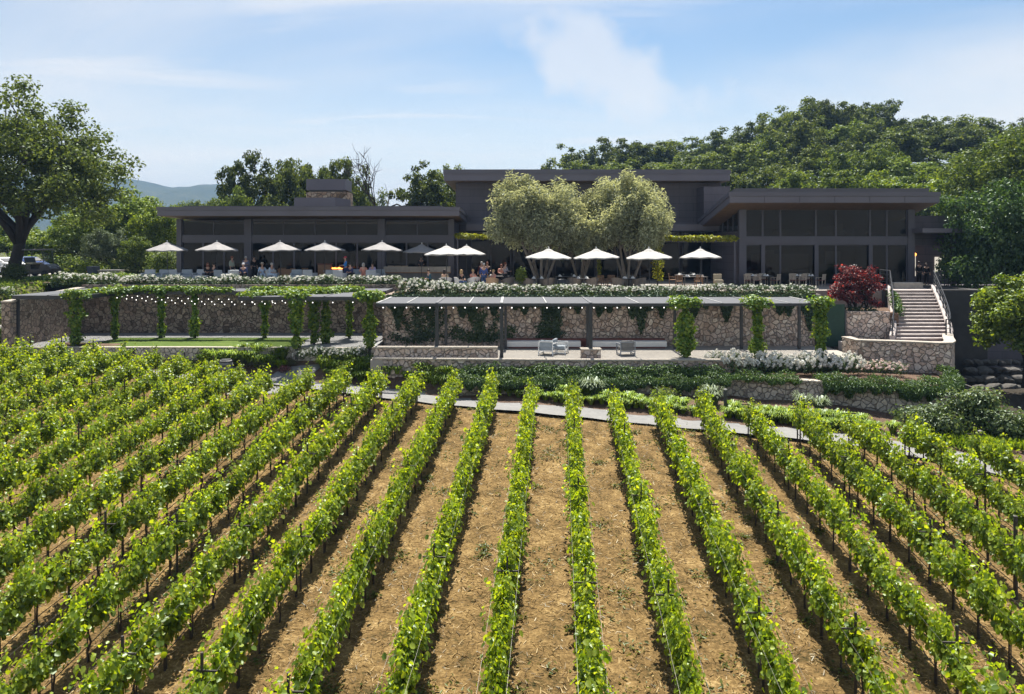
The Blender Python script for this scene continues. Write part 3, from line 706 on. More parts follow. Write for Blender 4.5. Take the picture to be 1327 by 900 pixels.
# ---- open trellises between the buildings with flowering creeper
def trellis(label, x0, x1, y, z, px):
    t = thing('trellis', label, 'trellis', (x0,y,0)); w = x1-x0
    MB().box(0,w,-.09,.09,z-.22,z).build('beam', M['mullion'], t)
    for x in px: MB().box(x-x0-.06,x-x0+.06,-.06,.06,-2.87,z-.222).build('post', M['mullion'], t)
    for i in range(int(w/.8)): MB().box(i*.8,i*.8+.06,-.3,5,z+.002,z+.10).build('rafter', M['mullion'], t)
    return t
trellis('dark steel trellis between the olive trees and the glass pavilion', X(850,57.3), X(955,57.3), 57.3, .55, [X(852,57.3), X(952,57.3)])
trellis('dark steel trellis between the long pavilion and the olive trees', X(591,59), X(652,59), 59.0, .75, [X(593,59)])

# ================================================================== PERGOLAS
PZ = -3.02
def slat_bay(parent, x0, x1, y0, y1, z):
    mb = MB(); y = y0+.05
    while y < y1-.06:
        mb.hexa([(x0,y,z),(x1,y,z),(x1,y+.042,z+.018),(x0,y+.042,z+.018),(x0,y,z+.012),(x1,y,z+.012),(x1,y+.042,z+.030),(x0,y+.042,z+.030)]); y += .105
    return mb.build('slat_roof', M['louvre'], parent)
pg = thing('pergola', 'long dark steel pergola with grey slatted roof in front of the tan stone wall', 'pergola')
bx = [-7.15,-4.0,-.55,4.2,9.25,13.1,16.45]
MB().box(bx[0]-.06,bx[-1]+.06,41.0,41.16,PZ-.13,PZ).build('beam', M['steel'], pg)
MB().box(bx[0]-.06,bx[-1]+.06,45.74,45.90,PZ-.18,PZ).build('beam', M['steel'], pg)
for i, (a, b) in enumerate(zip(bx[:-1], bx[1:])):
    m = (a+b)/2
    slat_bay(pg, a+.08, m-.05, 41.0, 45.9, PZ+.004); slat_bay(pg, m+.05, b-.08, 41.0, 45.9, PZ+.004)
for i, a in enumerate(bx):
    MB().box(a-.07,a+.07,41.0,45.9,PZ+.002,PZ+.055).build('rafter', M['rafter'] if i%2==0 else M['louvre'], pg)
for a, b in zip(bx[:-1], bx[1:]):
    MB().box((a+b)/2-.035,(a+b)/2+.035,41.0,45.9,PZ+.002,PZ+.05).build('rafter', M['rafter'], pg)
for i, a in enumerate(bx[1:], 1):
    MB().box(a-.09,a+.09,41.05,41.23,-5.92,PZ-.131).build('post', M['steel'], pg)
    MB().box(a+.10,a+.25,44.6,44.75,-5.92,PZ-.131).build('post', M['steel'], pg)
# L shaped pergola on the lawn side
pl = thing('pergola', 'L shaped dark pergola overgrown with creeper beside the lawn', 'pergola')
ZL = -2.80
for (a,b,c,d) in ((-28.5,-7.9,48.3,51.2), (-28.5,-24.4,44.0,48.28), (-15.3,-8.0,43.0,48.28)):
    MB().box(a,b,c,c+.15,ZL-.20,ZL).build('beam', M['steel'], pl)
    MB().box(a,b,d-.15,d-.01,ZL-.20,ZL).build('beam', M['steel'], pl)
    MB().box(a,a+.13,c+.152,d-.152,ZL-.20,ZL).build('beam', M['steel'], pl)
    MB().box(b-.13,b,c+.152,d-.152,ZL-.20,ZL).build('beam', M['steel'], pl)
    w = b-a; n = max(1, round(w/2.6))
    for i in range(n):
        slat_bay(pl, a+.02+w*i/n, a+w*(i+1)/n-.08, c, d, ZL+.004)
        MB().box(a+w*(i+1)/n-.07,a+w*(i+1)/n,c,d,ZL+.003,ZL+.05).build('rafter', M['louvre'], pl)
LPOST = [(-25.0,44.2),(-24.5,47.6),(-22.0,48.4),(-19.9,48.4),(-15.5,48.4),(-12.05,43.15),(-11.6,45.2),(-11.0,45.6),(-10.2,48.4),(-7.95,43.15),(-28.3,44.2)]
for x, y in LPOST: MB().box(x-.07,x+.07,y-.07,y+.07,-6.3,ZL-.2).build('post', M['steel'], pl)
# string lights under the L pergola
def string_light(label, a, b, sag, n, hang=.08):
    a = Vector(a); b = Vector(b)
    t = thing('string_light', label, 'string lights', a, 0, 'strings of white bulbs'); b = b-a
    f = lambda s: b*s + Vector((0,0,-sag*4*s*(1-s)))
    MB().tube([f(i/24) for i in range(25)], .012, 4).build('cable', M['drip'], t)
    for k in range(n):
        p = f((k+.5)/n); MB().ball((p.x,p.y,p.z-hang), .032, n=6).build('bulb', M['bulb'], t)
    return t
for i, (ya, yb, zz) in enumerate(((48.6,48.6,-3.05),(48.0,46.9,-3.08),(47.4,45.3,-3.1))):
    string_light('%s string of white bulbs from the lawn, slung under the creeper pergola' % ('farthest','middle','nearest')[i], (-24.4,ya-.3,zz+.1), (-11.8,yb,zz), .22+.05*i, 20)
string_light('string of small white bulbs along the front beam of the slatted pergola', (bx[0],40.95,PZ-.16), (9.0,40.95,PZ-.16), .01, 26, .05)
string_light('string of small white bulbs along the corner pergola beam', (-15,42.95,ZL-.24), (-8.3,42.95,ZL-.24), .02, 6, .05)
# dark green mesh screen by the maple
gs = thing('privacy_screen', 'dark green mesh panel between the pergola end and the red maple', 'screen', (18.9,45.6,-5.9))
MB().box(-.75,.75,-.03,.03,0,2.5).build('mesh_panel', M['greenpanel'], gs); MB().box(.76,.84,-.06,.06,0,2.2).build('post', M['steel'], gs); MB().box(-.84,-.76,-.06,.06,0,2.55).build('post', M['steel'], gs)
tag(MB().wallstrip([(19.3,46.1),(22.4,45.9)], .4, -6.2, -3.85).build('stub_wall', M['stone_tan']), 'short stone wall behind the red maple beside the stairs', 'wall')
# hills far off
V = []; Fc = []; n = 160
xs_ = np.linspace(-1500, 500, n); rng = np.random.default_rng(3)
ridge = np.zeros(n)
for fq, am in ((1.5,16),(4,9),(9,5),(23,2.5),(55,2.2)): ridge += am*np.sin(fq*np.linspace(0,6.28,n)+rng.uniform(0,6))
prof = np.clip(165+ridge*.5, 110, 200)*np.interp(xs_, [-1500,-700,-560,500],[1.02,1,.55,.3])
rows = 24
yy = np.linspace(1300, 2600, rows)
for j, y in enumerate(yy):
    t = j/(rows-1)
    for i, x in enumerate(xs_):
        h = prof[i]*math.sin(min(t*1.9,1)*math.pi/2)
        h += 7*math.sin(x*.021+t*9)*math.sin(t*5+x*.009)*min(1,t*3) + rng.uniform(-4,4)
        V.append((x, y, -6 + h*1.0 if t>0 else -8))
for j in range(rows-1):
    for i in range(n-1): a=j*n+i; Fc.append((a,a+1,a+n+1,a+n))
M['hill'] = groundmat('wooded_hill', [(0,(.020,.030,.012)),(.5,(.038,.052,.020)),(1,(.10,.10,.045))], .004, .03, .2, 1.0)
tag(link('hills', np_mesh('hills', V, Fc, M['hill'], smooth=False)), kind='structure')
# ================================================================== VINEYARD
def vine_foliage(seed, nsh=24, nl=30):
    rng = np.random.default_rng(seed); C = []; Nn = []; Sz = []; Mi = []
    for k in range(nsh):
        y0 = rng.uniform(-.62,.62); x0 = rng.normal(0,.07); ht = rng.uniform(1.18,1.52) if rng.random()<.72 else rng.uniform(1.55,2.02)
        lean = rng.normal(0,.13); ly = rng.normal(0,.12); droop = rng.random()<.25
        for j in range(nl):
            s = (j+rng.random())/nl
            z = .79 + (ht-.79)*s; x = x0+lean*s**1.2; y = y0+ly*s
            if droop and s > .6: z -= (s-.6)**2*1.6; x += np.sign(lean)*(s-.6)*.35
            wd = .115*(1-.45*s)
            p = np.array([x+rng.normal(0,wd), y+rng.normal(0,.09), z+rng.normal(0,.05)])
            if s > .93: p = np.array([x+rng.normal(0,.02), y+rng.normal(0,.02), z])
            C.append(p)
            side = np.sign(p[0]+rng.normal(0,.08))
            Nn.append([side*rng.uniform(.1,1.0)+rng.normal(0,.3), rng.normal(0,.5), rng.uniform(.0,1.0)])
            Sz.append(rng.uniform(.07,.155)*(1-.5*max(0,s-.75)/.25)); Mi.append(1 if s>.86 else 0)
    # hanging skirt below the cordon
    for k in range(60):
        C.append([rng.normal(0,.11), rng.uniform(-.55,.55), rng.uniform(.68,.90)]); Nn.append([rng.choice([-1,1])*1.0, rng.normal(0,.4), rng.uniform(-.1,.5)]); Sz.append(rng.uniform(.10,.15)); Mi.append(0)
    C = np.array(C); Sz = np.array(Sz); Mi = np.array(Mi)
    T = np.stack([rng.normal(0,.5,len(C)), rng.normal(0,.5,len(C)), -np.abs(rng.normal(.6,.4,len(C)))], -1)
    V, Fc = leaf_arrays(rng, C, np.array(Nn,float), Sz, 1.0, T)
    return V, Fc, np.repeat(Mi, 2)
VM = [vine_foliage(100+i, 20+(i*3)%10) for i in range(10)]
vine_me = [np_mesh('foliage', v, f, [M['vine_leaf'], M['vine_tip']], m) for v, f, m in VM]
trunk_me = []
for i in range(5):
    rr = random.Random(i); mb = MB()
    p = [(0,0,-.1)]; 
    for z in (.2,.4,.6,.78): p.append((rr.uniform(-.03,.03), rr.uniform(-.03,.03), z))
    mb.tube(p, [.034,.028,.025,.024,.028], 6)
    mb.tube([p[-1],(0,.3,.82),(0,.62,.80)], [.022,.017,.012], 5); mb.tube([p[-1],(0,-.3,.82),(0,-.62,.80)], [.022,.017,.012], 5)
    trunk_me.append(mb.mesh('trunk', M['vinewood'], True))
stake_me = MB().box(-.012,.012,.05,.074,-.15,1.25).mesh('stake', M['stake'])
tpost = MB(); tpost.box(-.022,.022,-.022,.022,-.2,1.75)
tpost_me = tpost.mesh('post', M['stake'])
cross_me = MB().box(-.28,.28,-.012,.012,1.39,1.425).mesh('crossarm', M['stake'])
TILT = .058; DR = (math.sin(TILT), math.cos(TILT))
def row_x(k, y): return .8 + 1.83*k + TILT*(y-34)
def visible(x, y, z=0): return y > 11.8 and abs(x/y) < .69
rows = []
for k in range(-24, 12):
    ye = None
    for y in np.arange(46, 10, -.1):
        if y < row_end(row_x(k,y)): ye = y; break
    y = ye; spots = []
    j = 0
    while y > 11.6:
        x = row_x(k, y)
        if visible(x, y): spots.append((x, y, j))
        y -= 1.2*DR[1]; j += 1
    if len(spots) >= 2 and row_x(k, ye) < 20.0: rows.append((k, ye, spots))
rows.sort(key=lambda r: -r[0])
allv = []
for ri, (k, ye, spots) in enumerate(rows, 1):
    for x, y, j in spots: allv.append((y, x, ri, j+1))
allv.sort()
single, mass = allv[:300], allv[300:]
rngv = random.Random(11)
for y, x, ri, j in single:
    t = thing('grapevine', 'leafy grapevine, %s from the path in the %s trellis row from the staircase side' % (nth(j), nth(ri)), 'grapevine', (x,y,gz(x,y)), -TILT+(math.pi if rngv.random()<.5 else 0), 'grapevines planted in trellised rows')
    s = rngv.uniform(.92,1.12); t.scale = (rngv.uniform(.70,.96), 1, s)
    link('foliage', vine_me[rngv.randrange(10)], t); link('trunk', trunk_me[rngv.randrange(5)], t); link('stake', stake_me, t)
# the vines farthest up the slope, past the first 300, as one mass
parts = []
tv = []
mbw = MB()
for y, x, ri, j in mass:
    v, f, m = VM[rngv.randrange(10)]; a = -TILT+(math.pi if rngv.random()<.5 else 0); sc = rngv.uniform(.92,1.12)
    c, s_ = math.cos(a), math.sin(a); w = np.array([[c,-s_,0],[s_,c,0],[0,0,sc]])
    z0 = gz(x,y)
    parts.append((v@w.T+np.array([x,y,z0]), f, m))
    mbw.box(x-.03,x+.03,y-.03,y+.03,z0-.1,z0+.8)
if parts:
    V, Fc, Mi = merge(parts)
    wv = np.array(mbw.v); wf = np.array(mbw.f)
    V2, F2, M2 = merge([(V,Fc,0)]); M2 = Mi
    V, Fc, _ = merge([(V,Fc,0),(wv,wf,2)]); Mi = np.concatenate([Mi, np.full(len(wf),2)])
    tag(link('distant_grapevine_mass', np_mesh('distant_grapevine_mass', V, Fc, [M['vine_leaf'], M['vine_tip'], M['vinewood']], Mi)), kind='stuff', label='far end of the vineyard by the lawn where rows merge into leaves', cat='grapevines')
# posts and wires row by row
for ri, (k, ye, spots) in enumerate(rows, 1):
    y = ye+.35; n = 1
    ys = [p[1] for p in spots]; yb = min(ys)-.8
    while y > yb:
        x = row_x(k,y)
        if visible(x,y):
            t = thing('trellis_post', 'steel trellis post, %s from the path, %s vine row from the staircase side' % (nth(n), nth(ri)), 'post', (x,y,gz(x,y)), -TILT, 'steel posts of the vine trellis')
            link('post', tpost_me, t); link('crossarm', cross_me, t)
        y -= 5.6*DR[1]; n += 1
    a = (row_x(k,ye+.3), ye+.3); b = (row_x(k,yb), yb)
    za_, zb_ = gz(*a), gz(*b)
    for sx, nm in ((-.27,'car park'),(.27,'staircase')):
        o = MB().tube([(a[0]+sx,a[1],za_+1.41),(b[0]+sx,b[1],zb_+1.41)], .0026, 4).build('trellis_wire', M['wire'])
        tag(o, 'pale wire on the %s side of the %s vine row from the staircase side' % (nm, nth(ri)), 'wire', 'wires of the vine trellis')
    nn = 30
    o = MB().tube([(lerp(a[0],b[0],i/nn), lerp(a[1],b[1],i/nn), gz(lerp(a[0],b[0],i/nn), lerp(a[1],b[1],i/nn))+.40+.02*math.sin(i*2.1)) for i in range(nn+1)], .011, 4).build('drip_line', M['drip'])
    tag(o, 'dark drip hose low along the %s vine row from the staircase side' % nth(ri), 'hose', 'drip hoses of the vine rows')
t = thing('end_post', 'tall rusty wooden post standing alone above the vines, nearest the camera on the staircase side', 'post', (X(1316,19.6),19.6,gz(X(1316,19.6),19.6)))
MB().tube([(0,0,-.1),(0,0,2.1)], [.055,.05], 8).build('post', M['stake'], t); MB().lathe([(.056,0),(.058,.03),(.02,.05)],8,(0,0,2.1)).build('cap', M['stake'], t)
# straw litter and weeds between the rows (uncountable)
rng = np.random.default_rng(5)
BL = (np.array([(-.5,0,0),(.5,0,0),(.32,.55,.10),(-.32,.55,.10),(.0,1,.02),(.0,1.0,.02)], float)[:5], np.array([(0,1,2,3)]))
def scatter(n, x0, x1, y0, y1, ok):
    p = np.stack([rng.uniform(x0,x1,n), rng.uniform(y0,y1,n)], -1)
    return p[ok(p[:,0], p[:,1])]
def invis(x, y): return in_vine(x,y) & (np.abs(x/y)<.70) & (x<20)
p = scatter(190000, -29, 19, 12.5, 44, invis)
# patchy: keep according to a slow noise
pn = .5+.5*np.sin(p[:,0]*1.1+np.sin(p[:,1]*.7)*2)*np.sin(p[:,1]*.9+np.cos(p[:,0]*.6)*2)
p = p[rng.random(len(p)) < .35+.65*pn]
C = np.c_[p, ground_z(p[:,0],p[:,1])+.03+np.abs(rng.normal(0,.012,len(p)))]
Nn = np.c_[rng.normal(0,.35,len(p)), rng.normal(0,.35,len(p)), np.ones(len(p))]
V, Fc = leaf_arrays(rng, C, Nn, rng.uniform(.08,.30,len(p)), .08, None, BL)
tag(link('straw_litter', np_mesh('straw_litter', V, Fc, M['straw_blade'])), kind='stuff', label='loose dry straw lying on the brown soil between the vine rows', cat='straw')
cl = scatter(1500, -28, 19, 13, 44, invis); cl = cl[rng.random(len(cl))<.55]
P_ = []; 
for c in cl:
    k = rng.integers(6,60); sp = rng.uniform(.06,.34)
    P_.append(c + rng.normal(0,sp,(k,2)))
p = np.concatenate(P_)
C = np.c_[p, ground_z(p[:,0],p[:,1])+.05+rng.random(len(p))*.05]
V, Fc = leaf_arrays(rng, C, np.c_[rng.normal(0,.5,(len(p),2)), np.ones(len(p))], rng.uniform(.05,.13,len(p)), .5)
tag(link('weeds', np_mesh('weeds', V, Fc, M['weed'])), kind='stuff', label='small green weeds scattered on the straw between vine rows', cat='weeds')

# ================================================================== TREES
def make_tree(seed, H, RX, z0, tr, nlimb, nclump, rc, nleaf, lsize, RY=None, aspect=.75, flat=.7, lobes=.22, bend=.3, barkm='bark', leafm='oak', multi=1, inner=.45, top_bias=.15, lean=(0,0)):
    rng = np.random.default_rng(seed); RY = RY or RX
    zc = (z0+H)/2; rz = (H-z0)/2
    lob = rng.uniform(0,6.28,6)
    def lobe(d):
        a = math.atan2(d[1],d[0]); e = d[2]
        return 1+lobes*(.5*math.sin(2*a+lob[0])+.6*math.sin(3*a+lob[1]+2*e)+.5*math.sin(5*a+lob[2]-3*e)+.4*math.sin(4*e*2+lob[3]))
    mb = MB(); nodes = []
    tops = []
    for mI in range(multi):
        a0 = mI*2*math.pi/multi+rng.uniform(0,1); sp = 0 if multi==1 else .28
        hz = z0+(H-z0)*.30
        P0 = np.array([sp*.5*math.cos(a0), sp*.5*math.sin(a0), -.15])
        P1 = np.array([RX*(.08 if multi==1 else .42)*math.cos(a0)+lean[0]*.4, RX*(.08 if multi==1 else .42)*math.sin(a0)+lean[1]*.4, hz])
        pl_ = []; rl = []
        for i in range(7):
            s = i/6; q = P0*(1-s)+P1*s + np.array([bend*.3*math.sin(3*s+mI), bend*.3*math.sin(2.3*s+1+mI), 0])*s
            pl_.append(q); rl.append(tr*(1-.45*s)*(1.35 if i==0 else 1))
            if i > 3: nodes.append((q, tr*.5))
        mb.tube(pl_, rl, 9 if tr>.25 else 7); tops.append((pl_, rl))
    for li in range(nlimb):
        pl_, rl = tops[li % len(tops)]
        st_ = pl_[int(rng.integers(3,7))]
        az = 2*math.pi*li/nlimb + rng.uniform(-.35,.35); el = rng.uniform(-.1,.95) if li>0 else 1.3
        d = np.array([math.cos(az)*math.cos(el), math.sin(az)*math.cos(el), math.sin(el)])
        e = np.array([lean[0],lean[1],zc]) + d*np.array([RX,RY,rz])*rng.uniform(.55,.75)
        q = []; r = []
        for i in range(7):
            s = i/6; v = st_*(1-s)+e*s; v = v + np.array([rng.normal(0,.04*RX), rng.normal(0,.04*RX), .12*rz*math.sin(math.pi*s)+rng.normal(0,.03*rz)])*(1 if 0<i<6 else 0)
            q.append(v); r.append(max(.03, tr*.5*(1-s)**.9+.03))
            if i>0: nodes.append((v, r[-1]))
        mb.tube(q, r, 6)
    cl = []
    tries = 0
    while len(cl) < nclump and tries < nclump*40:
        tries += 1
        d = rng.normal(size=3); d /= np.linalg.norm(d)
        if d[2] < -.55: continue
        rr = (inner**2 + (1-inner**2)*rng.random())**.5 * lobe(d)
        c = np.array([lean[0],lean[1],zc]) + d*np.array([RX,RY,rz])*rr*(1-rc/max(RX,rz)*.6)
        if any(np.sum((c-k)**2) < (rc*.55)**2 for k in cl): continue
        cl.append(c)
    cl.sort(key=lambda c: np.linalg.norm(c-np.array([0,0,zc*.8])))
    NP = np.array([n[0] for n in nodes]); 
    for c in cl:
        dv = NP - c; dist = np.linalg.norm(dv,axis=1) + 1.2*np.maximum(dv[:,2],0)
        i = int(np.argmin(dist)); s0 = NP[i]
        md = (s0+c)/2 + rng.normal(0,.10,3)*np.linalg.norm(c-s0) + np.array([0,0,.08*np.linalg.norm(c-s0)])
        mb.tube([s0, md, c], [max(.022,tr*.10), max(.018,tr*.07), .012], 5, cap=False)
        NP = np.vstack([NP, md[None], c[None]])
    C = []; Nn = []
    for c in cl:
        k = int(nleaf*rng.uniform(.6,1.3)); d = norm(rng.normal(size=(k,3))); r = rc*rng.uniform(.75,1.25)
        u = rng.random((k,1))**.45
        C.append(c + d*u*r*np.array([1,1,flat])); Nn.append(d*.7 + np.array([0,0,.55]) + rng.normal(0,.5,(k,3)))
    C = np.concatenate(C); Nn = np.concatenate(Nn)
    V, Fc = leaf_arrays(rng, C, Nn, lsize*rng.uniform(.65,1.3,len(C)), aspect)
    return mb.mesh('trunk', M[barkm], True), np_mesh('crown', V, Fc, M[leafm])
def set_mat(o, m):
    o.material_slots[0].link = 'OBJECT'; o.material_slots[0].material = m
def tree(name, label, cat, meshes, loc, scale=(1,1,1), rz=0, leafm=None, group=None):
    t = thing(name, label, cat, loc, rz, group); t.scale = scale
    link('trunk', meshes[0], t); c = link('crown', meshes[1], t)
    if leafm: set_mat(c, M[leafm])
    return t
# big oak at the car park
me = make_tree(21, 13.9, 8.6, 1.6, .52, 12, 300, 1.10, 125, .235, RY=7.5, lobes=.26, leafm='oak_dark', lean=(1.0,0), inner=.35)
tree('oak_tree', 'very large spreading dark oak over the golf cart at the car park', 'tree', me, (X(14,61),61,-2.55))
OAKS = [make_tree(30+i, 10, 4.3+.3*(i%3), 1.8+.3*(i%2), .26, 9, 110, .74, 100, .27, lobes=.36, inner=.30, bend=.6) for i in range(5)]
OPEN = [make_tree(50+i, 10, 4.3, 2.6, .24, 10, 100, .62, 75, .26, lobes=.26, inner=.30, bend=.8) for i in range(3)]
BUSHY = [make_tree(60+i, 10, 4.6, .6, .25, 8, 135, .95, 110, .27, lobes=.22, inner=.5) for i in range(3)]
rt = random.Random(4)
def place(kind, px, ytop, Y, label, wpx=None, leafm=None, name='oak_tree', group=None, base=None):
    x = X(px, Y); b = gz(x, Y) if base is None else base; H = Z(ytop, Y) - b
    s = H/10.3; sx = s if wpx is None else (wpx*Y/F/2)/4.4
    return tree(name, label, 'tree', kind, (x,Y,b-.1), (sx,sx,s), rt.uniform(0,6.28), leafm, group)
# trees behind the long pavilion
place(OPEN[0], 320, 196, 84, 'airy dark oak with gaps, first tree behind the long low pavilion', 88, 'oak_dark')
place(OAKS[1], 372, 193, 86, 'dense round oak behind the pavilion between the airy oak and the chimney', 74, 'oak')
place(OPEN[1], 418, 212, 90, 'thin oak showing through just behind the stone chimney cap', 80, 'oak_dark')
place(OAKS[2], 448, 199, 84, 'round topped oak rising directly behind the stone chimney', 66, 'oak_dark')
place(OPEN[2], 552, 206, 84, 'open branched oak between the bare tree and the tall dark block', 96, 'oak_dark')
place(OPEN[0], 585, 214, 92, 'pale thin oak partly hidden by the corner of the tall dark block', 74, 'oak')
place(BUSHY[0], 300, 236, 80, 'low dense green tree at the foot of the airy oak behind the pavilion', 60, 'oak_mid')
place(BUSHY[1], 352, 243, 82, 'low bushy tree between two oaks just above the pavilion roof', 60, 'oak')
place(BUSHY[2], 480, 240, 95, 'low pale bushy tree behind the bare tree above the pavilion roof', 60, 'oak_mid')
place(BUSHY[0], 248, 256, 150, 'small distant green tree in the gap under the blue hills', 60, 'oak_mid')
place(BUSHY[1], 268, 252, 140, 'small distant tree next to the low dense tree under the blue hills', 50, 'oak')
place(BUSHY[2], 224, 258, 160, 'small distant tree beside the car park trees under the blue hills', 60, 'oak')
# bare tree
mb = MB(); rb_ = np.random.default_rng(8)
def twig(p, d, L, r, lv):
    q = [p]; n = 4
    for i in range(n):
        d = d + rb_.normal(0,.16,3) + np.array([0,0,.05]); d /= np.linalg.norm(d); q.append(q[-1]+d*L/n)
    mb.tube(q, [r*(1-.55*i/n) for i in range(n+1)], 6 if r>.05 else 4, cap=False)
    if lv:
        for k in range(3 if lv>2 else 3):
            dd = d + rb_.normal(0,.50,3); dd /= np.linalg.norm(dd); twig(q[int(rb_.integers(2,n+1))], dd, L*rb_.uniform(.6,.8), max(.028,r*.55), lv-1)
twig(np.array([0,0,0.]), np.array([.05,0,1.]), 4.6, .24, 4)
t = thing('bare_tree', 'leafless grey tree with fine twigs between two oaks behind the pavilion', 'tree', (X(505,82),82,-2.6))
o = mb.build('trunk', M['bark'], t, True); zt_ = max(v[2] for v in mb.v); t.scale = (1.0,1.0,(Z(192,82)+2.6)/zt_)
# trees and bushes beside the car park
for kd, px, yt, Y, w, lm, lb in (
 (BUSHY[0], 160, 236, 78, 120, 'oak_mid', 'broad mid green tree between the big oak and the long pavilion'),
 (BUSHY[1], 208, 256, 72, 64, 'oak_light', 'bright green tree touching the car park end of the long pavilion roof'),
 (BUSHY[2], 112, 262, 84, 84, 'oak_mid', 'green tree behind the golf cart under the big oak branches'),
 (BUSHY[0], 60, 288, 90, 90, 'oak_light', 'pale sunlit tree seen under the big oak behind the cars'),
 (BUSHY[1], 15, 280, 96, 90, 'oak_mid', 'sunlit tree directly behind the big oak trunk'),
 (BUSHY[2], 140, 292, 70, 56, 'sage', 'grey green bushy tree behind the grey trough planter'),
 (BUSHY[1], 178, 300, 69, 50, 'oak_mid', 'rounded green bush tree between the trough planter and the first umbrella'),
 (BUSHY[0], 96, 305, 74, 50, 'oak', 'dark round bush behind the golf cart roof')):
    place(kd, px, yt, Y, lb, w, lm, 'bushy_tree' if yt>285 else 'oak_tree')
# hill wood on the right: separate trees, back to front
OUT = np.array([(700,222),(722,208),(745,188),(770,180),(810,182),(850,178),(880,180),(920,178),(955,164),(985,158),(1010,142),(1040,130),(1080,127),(1110,134),(1150,129),(1185,148),(1215,141),(1250,141),(1280,160),(1300,158),(1330,147),(1380,140)])
def outl(px): return float(np.interp(px, OUT[:,0], OUT[:,1]))
hill_rows = [(150, 722, 1375, 34, 0, 84), (128, 738, 1370, 40, 20, 92), (110, 850, 1370, 46, 48, 98), (95, 930, 1360, 50, 78, 104)]
ROWNAME = ['top', 'second', 'third', 'lowest']
cnt = 0
for ri, (Y, p0, p1, st_, dy, w) in enumerate(hill_rows):
    px = p0; k = 1
    while px < p1:
        yt = outl(px)+dy+rt.uniform(-5,9)
        if ri == 3: yt = max(yt, 205+rt.uniform(-8,14))
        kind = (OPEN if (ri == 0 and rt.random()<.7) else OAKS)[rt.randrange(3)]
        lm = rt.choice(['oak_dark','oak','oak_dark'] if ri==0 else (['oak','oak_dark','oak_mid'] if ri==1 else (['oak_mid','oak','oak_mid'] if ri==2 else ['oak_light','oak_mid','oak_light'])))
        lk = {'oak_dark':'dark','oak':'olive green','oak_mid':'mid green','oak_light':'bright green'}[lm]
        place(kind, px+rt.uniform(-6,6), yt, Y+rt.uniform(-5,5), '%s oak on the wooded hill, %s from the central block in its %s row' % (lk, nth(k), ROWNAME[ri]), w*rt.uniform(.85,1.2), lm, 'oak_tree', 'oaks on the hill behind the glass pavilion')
        px += st_*rt.uniform(.85,1.15); k += 1
# trees on the right edge, near the ravine
BIGR = make_tree(80, 11.5, 5.2, 1.0, .35, 10, 250, .95, 150, .20, lobes=.22, leafm='bay', inner=.4)
BAY = make_tree(81, 11.5, 4.7, 2.9, .3, 10, 230, .9, 150, .20, lobes=.22, leafm='bay', inner=.4)
tree('bay_tree', 'dark green dense tree hanging over the ravine beside the staircase', 'tree', BAY, (X(1306,55.5),55.5,-8.9), (.84,.9,1.20), .7)
tree('oak_tree', 'large leafy yellow green oak rising above the dark ravine tree', 'tree', BIGR, (X(1310,76),76,-4), (1.35,1.2,1.38), 2.4, 'oak_mid')
BR = make_tree(84, 6.2, 2.75, .7, .2, 9, 150, .62, 130, .17, lobes=.2, leafm='oak_light', inner=.45)
tree('young_oak', 'bright yellow green rounded tree above the creek rocks', 'tree', BR, (X(1330,45),45,-8.1), (1.12,1.1,1.06), .3)
# two olive trees on the terrace
OLI = [make_tree(90+i, 7.0, 3.1, 1.25, .11, 10, 175, .62, 260, .23, aspect=.26, lobes=.24, flat=1.3, barkm='bark_pale', leafm='olive', multi=6, inner=.45) for i in range(2)]
tree('olive_tree', 'rounded silvery olive tree with many pale stems, next to the long pavilion', 'tree', OLI[0], (X(702,56),56,-2.87), (1.15,1.0,1.09), .4)
tree('olive_tree', 'rounded silvery olive tree with many pale stems, nearer the glass pavilion', 'tree', OLI[1], (X(814,56),56,-2.87), (1.22,1.0,1.12), 2.0)
tree('olive_tree', 'smaller olive tree standing behind and between the two big ones', 'tree', OLI[0], (X(752,59),59,-2.87), (.75,.8,.97), 3.0)
# red maple
MP = make_tree(95, 4.5, 1.85, 1.0, .07, 9, 95, .36, 75, .13, aspect=.8, lobes=.25, flat=.55, leafm='maple', multi=3, inner=.3)
tree('maple_tree', 'dark red japanese maple at the head of the staircase', 'tree', MP, (X(1108,47.6),47.6,-5.4), (1.10,.9,1.0), 1.0)

# ================================================================== SHRUBS, ROSES, GRASSES, CREEPERS
def blob(seed, n, rx, ry, h, lsize, m, aspect=.7, z0=0, bumps=9, up=.5):
    """dome shaped bush with leaves through its volume"""
    rng = np.random.default_rng(seed)
    cc = []
    for k in range(bumps):
        a = rng.uniform(0,6.28); r = rng.random()**.5*.62; cc.append((rx*r*math.cos(a), ry*r*math.sin(a), h*rng.uniform(.35,.72)))
    cc = np.array(cc); i = rng.integers(0,bumps,n); d = norm(rng.normal(size=(n,3)))
    C = cc[i] + d*rng.random((n,1))**.4*np.array([rx*.48,ry*.48,h*.36]); C[:,2] = np.maximum(C[:,2], .03*h)+z0
    V, Fc = leaf_arrays(rng, C, d+np.array([0,0,up])+rng.normal(0,.4,(n,3)), lsize*rng.uniform(.6,1.3,n), aspect)
    return V, Fc
def bush_mesh(name, seed, n, rx, ry, h, ls, m, **k): return np_mesh(name, *blob(seed,n,rx,ry,h,ls,m,**k), M[m])
